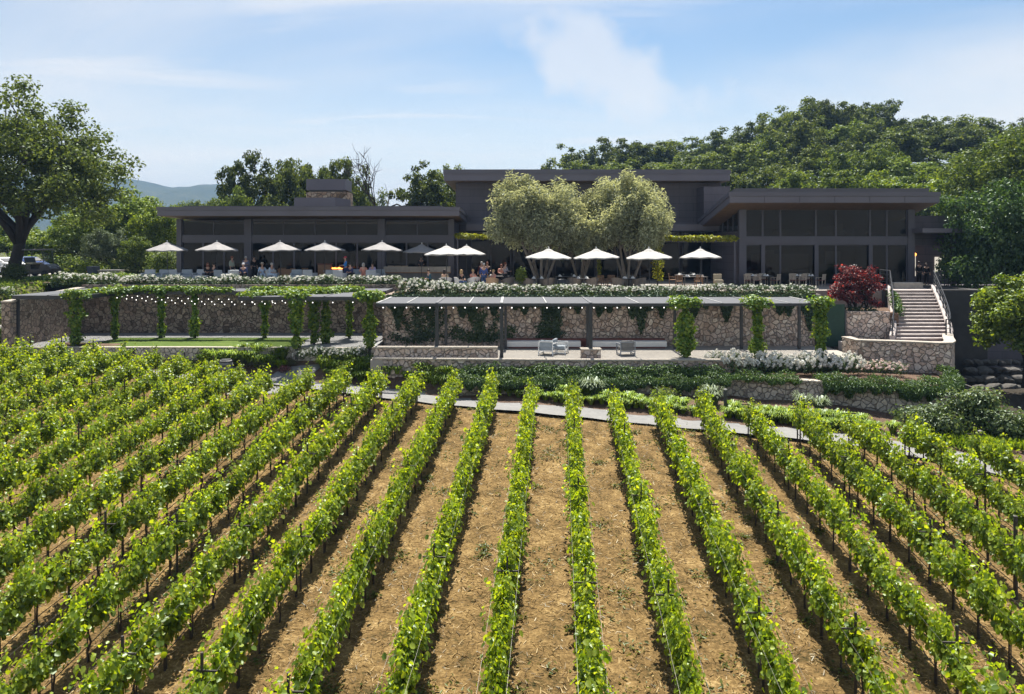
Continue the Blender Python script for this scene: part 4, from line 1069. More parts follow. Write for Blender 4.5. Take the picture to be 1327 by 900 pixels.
def rose_mesh(seed, nf=30, petal='petal', rx=.75, h=.85):
    V1, F1 = blob(seed, 620, rx, .6, h, .085, 'rose_leaf'); rng = np.random.default_rng(seed+1)
    # flower heads: rosettes of petals near the outside
    P_ = []; Nn = []
    for k in range(nf):
        d = rng.normal(size=3); d[2] = abs(d[2])*.8+.25; d[1] = -abs(d[1]) if rng.random()<.65 else d[1]; d /= np.linalg.norm(d)
        c = np.array([0,0,h*.38]) + d*np.array([rx*.98,.62,h*.60])*rng.uniform(.82,1.05)
        for j in range(11):
            q = norm(rng.normal(size=(1,3)))[0]; q = q + d*.5
            P_.append(c+q*.035); Nn.append(q+rng.normal(0,.3,3))
    V2, F2 = leaf_arrays(rng, np.array(P_), np.array(Nn), .066*rng.uniform(.7,1.2,len(P_)), 1.0)
    V, Fc, Mi = merge([(V1,F1,0),(V2,F2,1)])
    return np_mesh('rose_bush', V, Fc, [M['rose_leaf'], M[petal]], Mi)
ROSE = [rose_mesh(200+10*i, (12,22,30,38)[i]) for i in range(4)]
BIGROSE = rose_mesh(270, 58)
PINK = rose_mesh(260, 34, 'petal_pink')
rr = random.Random(9)
def rose(x, y, z, label, sc, group, me=None, hz_=1.0):
    o = link('rose_bush', me or ROSE[rr.randrange(4)]); o.location = (x,y,z); o.rotation_euler = (0,0,rr.uniform(-.4,.4)); o.scale = (sc*rr.uniform(.9,1.15), sc, sc*hz_*rr.uniform(.85,1.15))
    return tag(o, label, 'rose bush', group)
x = -6.3; k = 1
while x < 18.4:
    rose(x, 46.95+rr.uniform(-.2,.2), -2.86, 'white rose bush above the slatted pergola, %s from the pavilion corner' % nth(k), .95 if x>-1 else 1.18, 'white roses along the terrace edge above the slatted pergola', None, .70 if x>-4 else .92); x += rr.uniform(.78,.98); k += 1
x = -30.2; k = 1
while x < -7.6:
    rose(x, 52.1+rr.uniform(-.2,.2), -2.52, 'white rose bush above the creeper pergola, %s from the car park' % nth(k), rr.uniform(.85,1.1) if x>-27 else 1.25, 'white roses along the terrace edge above the creeper pergola', None, .66 if x>-25 else .72); x += rr.uniform(.85,1.05); k += 1
for k, (px, Y, sc) in enumerate([(928,40.7,.8),(950,40.1,1.0),(968,40.3,.95),(985,40.0,1.05),(1004,40.2,1.0),(1024,40.0,1.0),(1043,39.9,1.1),(1062,40.1,1.0),(1082,39.9,.95),(1100,40.0,1.0)], 1):
    rose(X(px,Y), Y, -6.62 if px>940 else -6.3, 'white rose bush above the curved planter wall, %s from the pergola' % nth(k), sc*1.15, 'white roses in the planter below the staircase', BIGROSE, 1.15)
for k, (px, Y) in enumerate([(1118,40.2),(1138,39.9),(1160,39.7)], 1):
    rose(X(px,Y), Y, -6.66, 'blush rose bush in front of the tall landing wall, %s from the white roses' % nth(k), .95, 'blush roses in front of the landing wall', PINK)
for k, (px, Y, z) in enumerate([(392,42.4,-6.25),(410,42.5,-6.2),(428,42.6,-6.2),(446,42.6,-6.2),(464,42.7,-6.25)], 1):
    rose(X(px,Y), Y, z, 'white rose bush below the creeper pergola corner, %s from the lawn' % nth(k), .82, 'white roses below the corner pergola')
for k, (px, Y) in enumerate([(5,46.5),(-12,47.5),(2,49.5)], 1):
    rose(X(px,Y), Y, gz(X(px,Y),Y), 'white rose bush outside the end of the side wall, %s one up the slope' % nth(k), 1.2, 'white roses beyond the side wall')
# grass tufts
def tuft_mesh(seed, n=230, h=.55, sp=.34, w=.022):
    rng = np.random.default_rng(seed); V = []; Fc = []
    for k in range(n):
        a = rng.uniform(0,6.28); r = rng.random()**.5*.10; hh = h*rng.uniform(.6,1.1); out = sp*rng.uniform(.25,1.1)
        b = np.array([r*math.cos(a), r*math.sin(a), 0]); d = np.array([math.cos(a),math.sin(a),0]); sd = np.array([-d[1],d[0],0])*w
        p1 = b+d*out*.30+np.array([0,0,hh*.62]); p2 = b+d*out*.72+np.array([0,0,hh*.95]); p3 = b+d*out*1.1+np.array([0,0,hh*.80])
        o = len(V); V += [b-sd*.7,b+sd*.7,p1-sd,p1+sd,p2-sd*.7,p2+sd*.7,p3,p3+sd*.1]
        Fc += [(o,o+1,o+3,o+2),(o+2,o+3,o+5,o+4),(o+4,o+5,o+7,o+6)]
    return np_mesh('grass_tuft', V, Fc, M['grass'])
TUFT = [tuft_mesh(300+i) for i in range(4)]
SAGE = tuft_mesh(310, 120, .95, .45, .03); SAGE.materials[0] = M['sage']
def tuft(x, y, sc, label, group, me=None, nm='grass_tuft', cat='grass tuft', dz=0):
    o = link(nm, me or TUFT[rr.randrange(4)]); o.location = (x,y,gz(x,y)+dz); o.rotation_euler = (0,0,rr.uniform(0,6)); o.scale = (sc*1.15,sc*1.15,sc)
    return tag(o, label, cat, group)
def tuft_band(px0, px1, step, off, sc, lab, group, dens=1.0):
    px = px0; k = 1
    while px < px1:
        Y = 38.0
        for _ in range(5): Y = float(path_y(X(px,Y))) + 1.15 + off
        Y += rr.uniform(-.12,.12)
        if rr.random() < dens:
            tuft(X(px,Y), Y, sc*rr.uniform(.75,1.25), lab % nth(k), group); k += 1
        px += step*rr.uniform(.75,1.3)
tuft_band(424, 900, 11, .35, .85, 'bright green grass tuft at the path edge, %s from the side path', 'grass tufts edging the path')
tuft_band(418, 640, 10, .95, 1.0, 'grass tuft in the second line above the path, %s from side path', 'grass tufts in the second line above the path')
tuft_band(418, 600, 11, 1.6, 1.0, 'grass tuft in the third line above the path, %s from side path', 'grass tufts in the third line above the path')
tuft_band(640, 900, 17, .9, .95, 'bright green grass tuft below the trailing hedge, %s from the seat wall', 'grass tufts below the trailing hedge')
tuft_band(944, 1130, 10, .28, .9, 'bright green grass tuft below the curved planter wall, %s from the bollard', 'grass tufts below the curved planter wall')
tuft_band(950, 1120, 12, .8, 1.0, 'grass tuft in the upper line below the curved wall, %s from bollard', 'upper grass tufts below the curved wall')
tuft_band(960, 1170, 17, 1.3, .8, 'grass tuft at the foot of the curved wall, %s from the bollard', 'grass tufts at the foot of the curved wall')
tuft_band(262, 375, 10, .45, 1.15, 'tall yellow green grass tuft below the lawn, %s from the grey barrel', 'grass tufts below the lawn')
tuft_band(300, 372, 10, 1.0, 1.15, 'tall grass tuft in the upper line below the lawn, %s from the barrel', 'upper grass tufts below the lawn')
for k, (px, Y) in enumerate([(762,37.6),(772,37.5),(918,36.9),(926,36.6),(1062,35.3),(1040,35.9)], 1):
    tuft(X(px,Y), Y, 1.0, 'spiky grey green sage by the path bank, %s from the seat wall' % nth(k), 'grey sage plants on the bank', SAGE, 'sage_plant', 'sage')
for k, (px, Y, sx) in enumerate([(860,36.9,1.0),(920,36.8,1.0),(490,41.4,1.1),(575,39.4,1.1)], 1):
    o = link('round_shrub', bush_mesh('round_shrub', 330+k, 900, .8*sx, .6, .85, .075, 'oak_light' if k!=3 else 'rosemary')); o.location = (X(px,Y),Y,gz(X(px,Y),Y)-.03)
    tag(o, ['loose light green shrub behind the path grasses','second loose light green shrub nearer the bollard','dark green shrub by the corner of the seat wall','low light green shrub below the seat wall'][k-1], 'shrub')
for k, (px, py, Y, lb) in enumerate([(371,466,42.6,'pink flowering mound by the side path and lawn'),(515,470,41.2,'crimson pink flowering mound below the seat wall'),(590,472,39.9,'maroon mound at the hedge end below the pergola patio'),(378,452,43.1,'brown mound behind the pink flowers at the lawn corner')], 1):
    o = link('flowering_mound', bush_mesh('flowering_mound', 340+k, 650, .55, .4, .5, .06, 'spiraea' if k<3 else ('maple' if k==3 else 'brush'))); o.location = (X(px,Y),Y,gz(X(px,Y),Y)-.03); tag(o, lb, 'flowering shrub')
for k, (px, Y, lb) in enumerate([(340,43.0,'brownish low shrub at the lawn front nearest the pink mound'),(318,43.2,'brownish low shrub at the lawn front in the middle'),(240,43.2,'dark green low shrub below the lawn near the vines'),(288,43.2,'green low shrub behind the grey barrel')]):
    o = link('low_shrub', bush_mesh('low_shrub', 350+k, 900, 1.1, .4, .65, .06, 'brush' if k<2 else 'rosemary')); o.location = (X(px,Y),Y,gz(X(px,Y),Y)); tag(o, lb, 'shrub')
# generic foliage following a line: hedges and creepers
def along(seed, pts, n, rx, rz, lsize, aspect=.75, taper=False, up=.5, bump=.35):
    rng = np.random.default_rng(seed); pts = np.array(pts, float)
    seg = np.linalg.norm(np.diff(pts,axis=0),axis=1); acc = np.r_[0,np.cumsum(seg)]
    s = rng.random(n)*acc[-1]; Q = np.stack([np.interp(s,acc,pts[:,i]) for i in range(3)], -1)
    d = norm(rng.normal(size=(n,3))); u = rng.random((n,1))**.4
    ph = rng.uniform(0,6.28,3); wv = 1+bump*(np.sin(s*2.1+ph[0])*.5+np.sin(s*4.7+ph[1])*.35+np.sin(s*9.1+ph[2])*.3)
    if taper: wv = wv*np.interp(s/acc[-1],[0,.12,.5,1],[.55,1,.9,.7])
    C = Q + d*u*wv[:,None]*np.array([rx,rx,rz])
    return leaf_arrays(rng, C, d+np.array([0,0,up])+rng.normal(0,.45,(n,3)), lsize*rng.uniform(.6,1.35,n), aspect)
def hanging(seed, pts, n, drop, lsize, th=.35, out=(0,-1), aspect=.35):
    """trailing plant: a rounded mat over the wall top with strands hanging down its face"""
    rng = np.random.default_rng(seed); pts = np.array(pts, float)
    seg = np.linalg.norm(np.diff(pts,axis=0),axis=1); acc = np.r_[0,np.cumsum(seg)]
    s = rng.random(n)*acc[-1]; Q = np.stack([np.interp(s,acc,pts[:,i]) for i in range(3)], -1)
    ph = rng.uniform(0,6.28,4)
    dl = drop*(.65+.25*np.sin(s*1.9+ph[0])+.2*np.sin(s*5.3+ph[1])+.22*np.sin(s*11+ph[2]))
    t = rng.random(n)**1.25*1.35-.35
    o = np.array([out[0],out[1],0.])
    hz = np.where(t<0, .22+.12*np.sin(s*3+ph[3])+.08*np.sin(s*8), 0)
    C = Q + o*np.where(t<0, rng.uniform(-.9,.2,n), .22+.18*np.sin(np.clip(t,0,1)*3)+rng.uniform(-.1,th*.5,n))[:,None]
    C[:,2] += np.where(t<0, hz*rng.random(n), -np.maximum(t,0)*np.maximum(dl,.15)+.12)
    Nn = np.where((t<0)[:,None], np.array([0,-.3,1.]), o+np.array([0,0,.35])) + rng.normal(0,.4,(n,3))
    T = np.where((t<0)[:,None], rng.normal(size=(n,3))+np.array([0,-.3,1.1]), np.array([0,-.35,-1.])+rng.normal(0,.45,(n,3)))
    return leaf_arrays(rng, C, Nn, lsize*rng.uniform(.6,1.4,n), aspect, T)
def plant(name, label, cat, VF, m, group=None):
    return tag(link(name, np_mesh(name, *VF, M[m])), label, cat, group)
plant('trailing_hedge', 'long dark green trailing hedge along the lower planter wall below the patio', 'hedge', hanging(400, [(-2.7,38.5,-6.68),(4,38.35,-6.68),(10.8,38.6,-6.68)], 24000, .55, .13), 'rosemary')
plant('upright_hedge', 'dark green hedge directly below the pergola patio coping, behind the trailing hedge', 'hedge', along(401, [(-2.4,39.4,-6.5),(4,39.25,-6.5),(10.6,39.3,-6.5)], 17000, .45, .50, .13, .4), 'rosemary')
plant('trailing_rosemary', 'bushy dark green rosemary hanging over the curved wall before the roses', 'rosemary', hanging(402, [(14.9,37.25,-6.5),(16.6,36.2,-6.45),(18.4,35.1,-6.4),(19.7,35.3,-6.38),(20.8,36.2,-6.38),(21.7,37.7,-6.38),(22.1,39.4,-6.38)], 19000, .62, .13, .40), 'rosemary')
plant('trailing_rosemary', 'thin dark rosemary strands on the curved wall nearest the bollard', 'rosemary', hanging(403, [(10.6,38.9,-6.55),(12.0,38.75,-6.52),(14.0,37.75,-6.5)], 2600, .35, .11, .25), 'rosemary')
# ivy curtains on the tan wall
def wall_ivy(seed, x0, x1, y, zt, n, drops, lsize=.12):
    rng = np.random.default_rng(seed); x = rng.uniform(x0,x1,n*3)
    d = np.zeros(len(x))
    for (cx, w, dp) in drops: d = np.maximum(d, dp*np.exp(-((x-cx)/w)**2*.9)*(1+.25*np.sin(x*9+cx)))
    d = np.maximum(d, .42+.2*np.sin(x*2.3)+.14*np.sin(x*6.1+1)+.1*np.sin(x*17)); t = rng.random(len(x))**1.1
    keep = rng.random(len(x)) < np.clip(d/1.6,.2,1); x, d, t = x[keep][:n], d[keep][:n], t[keep][:n]
    C = np.stack([x, y-rng.uniform(.02,.16,len(x)), zt-t*d+.02], -1)
    return leaf_arrays(rng, C, np.array([0,-1,.3])+rng.normal(0,.4,C.shape), lsize*rng.uniform(.6,1.3,len(x)), .9, np.array([0,0,-1])+rng.normal(0,.6,C.shape))
DR_ = {0:[(-6.8,.5,1.7),(-5.0,1.0,1.1)], 1:[(-2.6,.8,1.35),(-1.0,.6,1.0)], 2:[(.6,.7,1.0),(2.3,.9,1.5),(3.9,.5,.9)], 3:[(5.4,.8,1.1),(7.6,.7,1.9),(8.8,.5,1.2)], 4:[(10.8,.8,1.1),(12.8,.6,1.3)], 5:[(14.6,.45,1.5),(16.2,.6,1.2),(17.6,.4,1.9)]}
for i in range(6):
    a = bx[i]-.2 if i else -7.4; b = bx[i+1] if i<5 else 18
    plant('ivy', 'dark ivy draped from the tan wall in the %s pergola bay from the lawn' % nth(i+1), 'ivy', wall_ivy(410+i, a, b, 45.97, -2.86, 3600, DR_[i]), 'ivy', 'ivy hanging on the tan stone wall')
def espalier(seed, cx, y, zb, spread, h, n=900):
    """branching climber fanned on the wall"""
    rng = np.random.default_rng(seed); C = []; mb = MB()
    for k in range(9):
        a = math.pi*(k+.5)/9 + rng.normal(0,.1); p = np.array([cx+rng.normal(0,.1), y, zb]); q = [p]; L = rng.uniform(.7,1)
        for i in range(8):
            a += rng.normal(0,.13); p = p+np.array([math.cos(a)*spread/8, 0, abs(math.sin(a))*h/8])*L; q.append(p)
            C += [p+rng.normal(0,1,3)*np.array([.13,.03,.11]) for _ in range(n//72)]
        mb.tube(q, [.02-.0015*i for i in range(9)], 4)
    C = np.array(C); C[:,1] = np.minimum(C[:,1], y+.01)
    V, Fc = leaf_arrays(rng, C, np.array([0,-1,.2])+rng.normal(0,.4,C.shape), .11*rng.uniform(.6,1.3,len(C)), .9)
    return mb, V, Fc
for k, (cx, sp, h, lb) in enumerate([(-5.4,2.2,2.2,'in the corner bay beside the dark return wall'),(-1.9,1.9,2.0,'behind the thin paired posts'),(2.4,1.0,1.7,'behind the white framed chairs')]):
    t = thing('wall_climber', 'dark climber fanned over the tan wall '+lb, 'climber', (0,0,0))
    mb, V, Fc = espalier(430+k, cx, 45.93, -5.6, sp, h, 1500)
    mb.build('stem', M['bark'], t); link('foliage', np_mesh('foliage', V, Fc, M['ivy']), t)
# creepers wrapped around pergola posts
def post_creeper(label, x, y, zb, zt, r, seed, dens=1.0, head=1.0):
    t = thing('climbing_vine', label, 'climber', (x,y,zb), 0, 'creepers climbing the pergola posts')
    h = zt-zb
    V1, F1 = along(seed, [(0,0,.15),(0,0,h-.2)], int(1350*dens), r, .12, .14, .9, True, .3, .8)
    V2, F2 = along(seed+1, [(-.55*head,0,h+.05),(.55*head,0,h+.05)], int(900*head), .40, .27, .14, .9, False, .8, .7)
    V, Fc, _ = merge([(V1,F1,0),(V2,F2,0)])
    link('foliage', np_mesh('foliage', V, Fc, M['creeper']), t)
    MB().tube([(.1,-.1,0),(-.1,-.1,h*.3),(.1,.1,h*.6),(0,-.1,h)], .03, 5).build('stem', M['vinewood'], t)
PC = [(9.25,41.15,-5.92,PZ,.50,'thick creeper column on the slatted pergola post beside the plain posts',1.6,1.1),
 (13.1,41.15,-5.92,PZ,.36,'creeper column on the slatted pergola between the thick column and the end column',1.0,.8),
 (16.45,41.15,-5.92,PZ,.40,'creeper column on the last slatted pergola post before the green screen',1.2,.7)]
lab = ['creeper column at the front outer corner of the creeper pergola','thin creeper column just behind the outer corner one','sparse creeper on the shaded post nearest the car park end','creeper on the shaded post in the middle of the lawn','creeper on the shaded post at the far side of the lawn','thick creeper column at the lawn corner of the pergola','thin creeper column just behind the lawn corner one','narrow creeper column between the corner columns and the dark wall','sparse creeper on the post in the dark corner','loose creeper on the corner post nearest the tan wall']
for i, (x, y) in enumerate(LPOST[:10]):
    back = y > 47; PC.append((x,y,-5.75,ZL,.26 if back else (.42 if i in (0,5) else .30), lab[i], .7 if back else 1.1, .9 if not back else .5))
for i, (x,y,zb,zt,r,lb,dn,hd) in enumerate(PC): post_creeper(lb, x, y, zb, zt, r, 450+3*i, dn, hd)
TOPS = [([(-25.2,44.3,ZL+.1),(-24.6,46.5,ZL+.15),(-23.6,48.5,ZL+.15),(-20.5,48.6,ZL+.16),(-19.4,48.6,ZL+.1)], 4200,.42,.17,'bright creeper mat along the outer edge of the creeper pergola roof'),
 ([(-20.4,48.45,ZL+.1),(-17.6,48.45,ZL+.1)], 1500,.36,.17,'bright creeper tuft on the pergola roof above the middle lawn post'),
 ([(-16.2,48.45,ZL+.12),(-12.5,48.4,ZL+.12)], 2300,.42,.18,'bright creeper mat on the pergola roof beside the lawn corner'),
 ([(-14.9,43.4,ZL+.10),(-13.2,44.4,ZL+.16),(-11.4,46.2,ZL+.2),(-9.5,47.9,ZL+.18)], 4600,.60,.19,'broad bright creeper mat running diagonally over the corner pergola roof'),
 ([(-8.6,43.3,ZL+.1),(-7.6,43.6,ZL+.1)], 900,.40,.18,'bright creeper tuft at the corner of the pergola roof next to the slats')]
for i, (pts_, n, rx, rz, lb) in enumerate(TOPS): plant('creeper_mat', lb, 'creeper', along(500+i, pts_, n, rx, rz, .14, .9, False, .9), 'creeper')
plant('golden_creeper', 'yellow green creeper along the steel trellis beside the glass pavilion', 'creeper', along(510, [(X(850,57.2),57.2,.62),(X(953,57.2),57.2,.62)], 3800, .32, .19, .14, .9, False, .8), 'creeper_gold')
plant('golden_creeper', 'yellow green creeper along the trellis at the corner of the long pavilion', 'creeper', along(511, [(X(592,58.8),58.8,.85),(X(645,58.8),58.8,.72)], 1700, .30, .17, .14, .9, False, .8), 'creeper_gold')
plant('golden_creeper', 'loose yellow green creeper hanging down the trellis post behind the umbrellas', 'creeper', along(512, [(X(852,57.1),57.1,.55),(X(853,57.1),57.1,-2.4)], 650, .42, .3, .13, .9, False, .5), 'creeper_gold')
plant('golden_creeper', 'thin yellow green creeper on a post between the olive trees', 'creeper', along(513, [(X(776,57.8),57.8,-.6),(X(776,57.8),57.8,-2.4)], 260, .16, .2, .12, .9, False, .5), 'creeper_gold')
# potted shrub, right-hand shrubs, rocks, ground cover
def shrub(name, label, cat, loc, seed, n, rx, ry, h, ls, m, aspect=.7, stems=True):
    t = thing(name, label, cat, loc)
    link('foliage', bush_mesh('foliage', seed, n, rx, ry, h, ls, m, aspect=aspect, bumps=16), t)
    if stems:
        mb = MB(); r_ = random.Random(seed)
        for k in range(6):
            a = r_.uniform(0,6.28); mb.tube([(0,0,-.05),(.25*rx*math.cos(a),.25*ry*math.sin(a),.4*h),(.6*rx*math.cos(a),.6*ry*math.sin(a),.85*h)], [.03,.022,.01], 5)
        mb.build('stem', M['bark'], t)
    return t
for px, py, Y, rx, h, n, lb in ((1215,590,32.3,1.5,1.35,3000,'dark glossy shrub at the foot of the curved wall beside the path'),(1262,592,33.2,1.6,2.1,4200,'tallest glossy shrub with upright shoots in front of the creek rocks'),(1318,590,32,1.6,1.6,3400,'glossy shrub farthest from the curved wall, in front of the creek rocks'),(1180,575,33.6,.9,1.0,1300,'small pale shrub between the curved wall and the big glossy shrubs')):
    shrub('laurel_shrub', lb, 'shrub', (X(px,Y),Y,gz(X(px,Y),Y)-.1), 520+px, n, rx, 1.2, h, .125, 'laurel')
p = rng.uniform(0,1,(2600,2)); gx = X(1190,32)+p[:,0]*6; gy = 30.2+p[:,1]*2.6
ok = gy > path_y(gx)+1.3; gx, gy = gx[ok], gy[ok]
C = np.c_[gx, gy, ground_z(gx,gy)+.08]
V, Fc = leaf_arrays(rng, C, np.c_[rng.normal(0,1,(len(C),2)), np.full(len(C),.3)], rng.uniform(.15,.4,len(C)), .22, np.c_[rng.normal(0,.5,(len(C),2)), np.ones(len(C))])
tag(link('roadside_grass', np_mesh('roadside_grass', V, Fc, M['grass'])), kind='stuff', label='rough grass along the path in front of the glossy shrubs', cat='grass')
# rough green ground cover on the banks by the car park
p = rng.uniform(0,1,(9000,2)); gx = -45+p[:,0]*16; gy = 45+p[:,1]*15.2
C = np.c_[gx, gy, ground_z(gx,gy)+.06]
V, Fc = leaf_arrays(rng, C, np.c_[rng.normal(0,.8,(len(C),2)), np.full(len(C),.6)], rng.uniform(.15,.35,len(C)), .4, np.c_[rng.normal(0,.6,(len(C),2)), np.ones(len(C))])
tag(link('bank_ground_cover', np_mesh('bank_ground_cover', V, Fc, M['oak_mid'])), kind='stuff', label='rough green ground cover on the slope below the car park', cat='ground cover')
for k, (px, py, Y, rx, h, m, lb) in enumerate([(18,372,55,1.1,1.5,'oak_dark','clipped dark green shrub below the big oak trunk'),(57,378,54,1.6,.55,'rosemary','low dark green shrub beside the roses below the golf cart'),(160,352,58,2.6,.7,'grass','low yellow green shrub in front of the grey trough planter'),(205,352,58,2.0,.7,'creeper','low bright shrub behind the roses near the first umbrella'),(120,350,60.5,1.3,1.3,'oak_light','bright shrub beside the trough planter by the drive')]):
    Yb = gz(X(px,Y),Y) if Y > 56 or px < 60 else -2.5
    shrub('low_shrub', lb, 'shrub', (X(px,Y),Y,Yb), 560+k, 1500, rx, .8, h, .12, m, stems=False)
plant('hedge', 'pale green clipped hedge behind the first umbrella at the end of the long pavilion', 'hedge', along(570, [(X(200,63),63,-1.4),(X(228,63),63,-1.4)], 3800, .9, 1.25, .13, .8), 'oak_mid')
plant('ground_hedge', 'low green hedge along the inside of the side wall roses', 'hedge', along(571, [(-33,54.6,-2.3),(-28,54.4,-2.3)], 2400, .5, .35, .12, .8), 'oak_light')
rk = random.Random(12)
def rock_mesh(seed):
    bm = bmesh.new(); bmesh.ops.create_icosphere(bm, subdivisions=2, radius=1); r_ = np.random.default_rng(seed)
    dirs = norm(r_.normal(size=(9,3))); cut = r_.uniform(.55,.85,9)
    for v in bm.verts:
        c = np.array(v.co)
        for d, k in zip(dirs, cut):
            e = c@d
            if e > k: c = c - d*(e-k)*.85
        v.co = c
    me = bpy.data.meshes.new('boulder'); bm.to_mesh(me); bm.free(); me.materials.append(M['boulder']); return me
RK = [rock_mesh(i) for i in range(5)]
for row in range(4):
    for k in range(11):
        Y = 47.5+row*.95; px = 1243+k*10+rk.uniform(-3,3)+row*4; x = X(px,Y); s = rk.uniform(.28,.46)
        o = link('creek_rock', RK[rk.randrange(5)]); o.location = (x,Y,-8.7+.38*row); o.scale = (s*1.4,s,s*.7); o.rotation_euler = (rk.uniform(-.3,.3),rk.uniform(-.3,.3),rk.uniform(0,6))
        tag(o, 'dark creek rock, %s from the landing wall in the %s course from below' % (nth(k+1), nth(row+1)), 'rock', 'dark rocks lining the creek bank')
for sd, pts_, n, rz_, m, lb in ((590, [(-6.9,46.6,-2.85),(5,46.55,-2.85),(18.2,46.6,-2.85)], 16000, .22, 'rose_leaf', 'low green foliage at the foot of the roses above the slatted pergola'),
        (591, [(-31,51.75,-2.52),(-20,51.7,-2.52),(-7.4,51.75,-2.52)], 14000, .22, 'rose_leaf', 'low green foliage at the foot of the roses above the creeper pergola'),
        (592, [(19.0,46.5,-3.9),(21.8,46.3,-3.9)], 1500, .3, 'ivy', 'dark low foliage under the red maple'),
        (593, [(23.4,46.6,-3.9),(24.8,50.4,-3.0)], 1800, .35, 'rosemary', 'low green foliage beside the stairs under the maple')):
    plant('low_hedge', lb, 'hedge', along(sd, pts_, n, .32, rz_, .10, .75), m)
plant('boundary_hedge', 'loose green hedge along the far side of the drive behind the golf cart', 'hedge', along(572, [(X(-10,73),73,-1.7),(X(60,72),72,-1.7),(X(130,70),70,-1.8),(X(205,69),69,-1.7)], 9000, 1.1, 1.0, .17, .8, bump=.5), 'oak_mid')
# ================================================================== FURNITURE
LOW, UP = -2.87, -2.47            # terrace floor levels
def floor_at(x): return UP if x < -7.2 else LOW
def umbrella_kit(canvas, seed):
    t = thing('patio_umbrella', 'umbrella', 'umbrella', (0,0,0), 0, 'umbrellas over the terrace tables')
    rng = random.Random(seed); V = []; Fc = []; n = 8; sub = 4; rings = [0.02,.28,.62,1.0,1.30,1.46]
    for r in rings:
        for k in range(n*sub):
            a = 2*math.pi*k/(n*sub); ph = abs(((k % sub)/sub)-.5)*2      # 1 on a rib, 0 between ribs
            rr_ = r*(1-.055*(1-ph)*(r/1.46)); z = 2.76 - .50*(r/1.46)**1.15 - .045*(1-ph)*(r/1.46)
            V.append((rr_*math.cos(a), rr_*math.sin(a), z))
    m = n*sub
    for i in range(len(rings)-1):
        for k in range(m): Fc.append((i*m+k, i*m+(k+1)%m, (i+1)*m+(k+1)%m, (i+1)*m+k))
    o = len(V); e = (len(rings)-1)*m
    for k in range(m): x,y,z = V[e+k]; V.append((x*1.002,y*1.002,z-.07))
    for k in range(m): Fc.append((e+k, e+(k+1)%m, o+(k+1)%m, o+k))
    mb = MB(); mb.add(V, Fc); c = mb.build('canopy', M[canvas], t)
    mb = MB(); mb.lathe([(.36,2.66),(.20,2.76),(.02,2.84)], 16); mb.build('vent_cap', M[canvas], c)
    MB().lathe([(.012,2.83),(.035,2.87),(.035,2.91),(.012,2.96)], 8).build('finial', M['white_paint'], t)
    MB().tube([(0,0,0),(0,0,2.8)], .026, 8).build('pole', M['steel'], t)
    MB().lathe([(.30,0),(.30,.05),(.06,.09),(.04,.22)], 16).build('base', M['steel'], t)
    for k in range(n):
        a = 2*math.pi*k/n; MB().tube([(0,0,2.70),(1.42*math.cos(a),1.42*math.sin(a),2.25)], .012, 4).build('rib', M['steel'], t)
    return Kit(t)
UG = umbrella_kit('canvas_grey', 1); UW = umbrella_kit('canvas_white', 2)
for px, Y, lb in ((217,55.6,'greige umbrella beyond the end of the long pavilion, nearest the car park'),(281,55.2,'greige umbrella in front of the first window bay of the long pavilion'),(364,55.2,'greige umbrella over the wooden armchairs of the long pavilion terrace'),(421,55.6,'greige umbrella in front of the hearth flames'),(494,55.4,'greige umbrella beside the end of the stone bar counter'),(546,57.2,'greige umbrella half hidden behind the cream one at the bar counter')):
    o = UG.put((X(px,Y),Y,floor_at(X(px,Y))-.02+(.0 if px<500 else .25)), rt.uniform(0,.7), lb); o.rotation_euler.x = rt.uniform(-.03,.03); o.rotation_euler.y = rt.uniform(-.035,.035); k_ = rt.uniform(.96,1.04); o.scale = (k_,k_,1)
for px, Y, lb in ((579,51.0,'cream umbrella in front of the bar counter, overlapping two others'),(604,54.8,'cream umbrella just behind, nearest the corner of the long pavilion'),(710,49.7,'white umbrella under the first olive tree beside the potted shrub'),(774,49.8,'white umbrella between the two olive trees'),(842,49.8,'white umbrella under the olive tree by the hanging creeper'),(908,50.6,'white umbrella in front of the creeper trellis, nearest the glass pavilion')):
    o = UW.put((X(px,Y),Y,LOW+(.12 if px<620 else -.08)), rt.uniform(0,.7), lb); o.rotation_euler.x = rt.uniform(-.03,.03); o.rotation_euler.y = rt.uniform(-.035,.035); k_ = rt.uniform(.96,1.04); o.scale = (k_,k_,1)

def lounge_kit(fab):
    t = thing('lounge_chair', 'chair', 'lounge chair', (0,0,0), 0, 'upholstered lounge chairs on the upper terrace')
    MB().cbox((0,0,.20),(.78,.74,.20)).build('seat_base', M[fab], t, False, .03)
    MB().cbox((0,-.04,.37),(.58,.62,.13)).build('seat_cushion', M[fab], t, False, .03)
    mb = MB(); mb.hexa([(-.39,.26,.3),(.39,.26,.3),(.39,.40,.3),(-.39,.40,.3),(-.36,.36,.84),(.36,.36,.84),(.36,.48,.82),(-.36,.48,.82)]); mb.build('backrest', M[fab], t, False, .03)
    for s in (-1,1): MB().cbox((s*.35,-.02,.45),(.11,.70,.30)).build('armrest', M[fab], t, False, .03)
    for sx in (-.32,.32):
        for sy in (-.3,.3): MB().box(sx-.025,sx+.025,sy-.025,sy+.025,0,.10).build('leg', M['steel'], t)
    return Kit(t)
LG, LG2 = lounge_kit('lounge'), lounge_kit('lounge2')
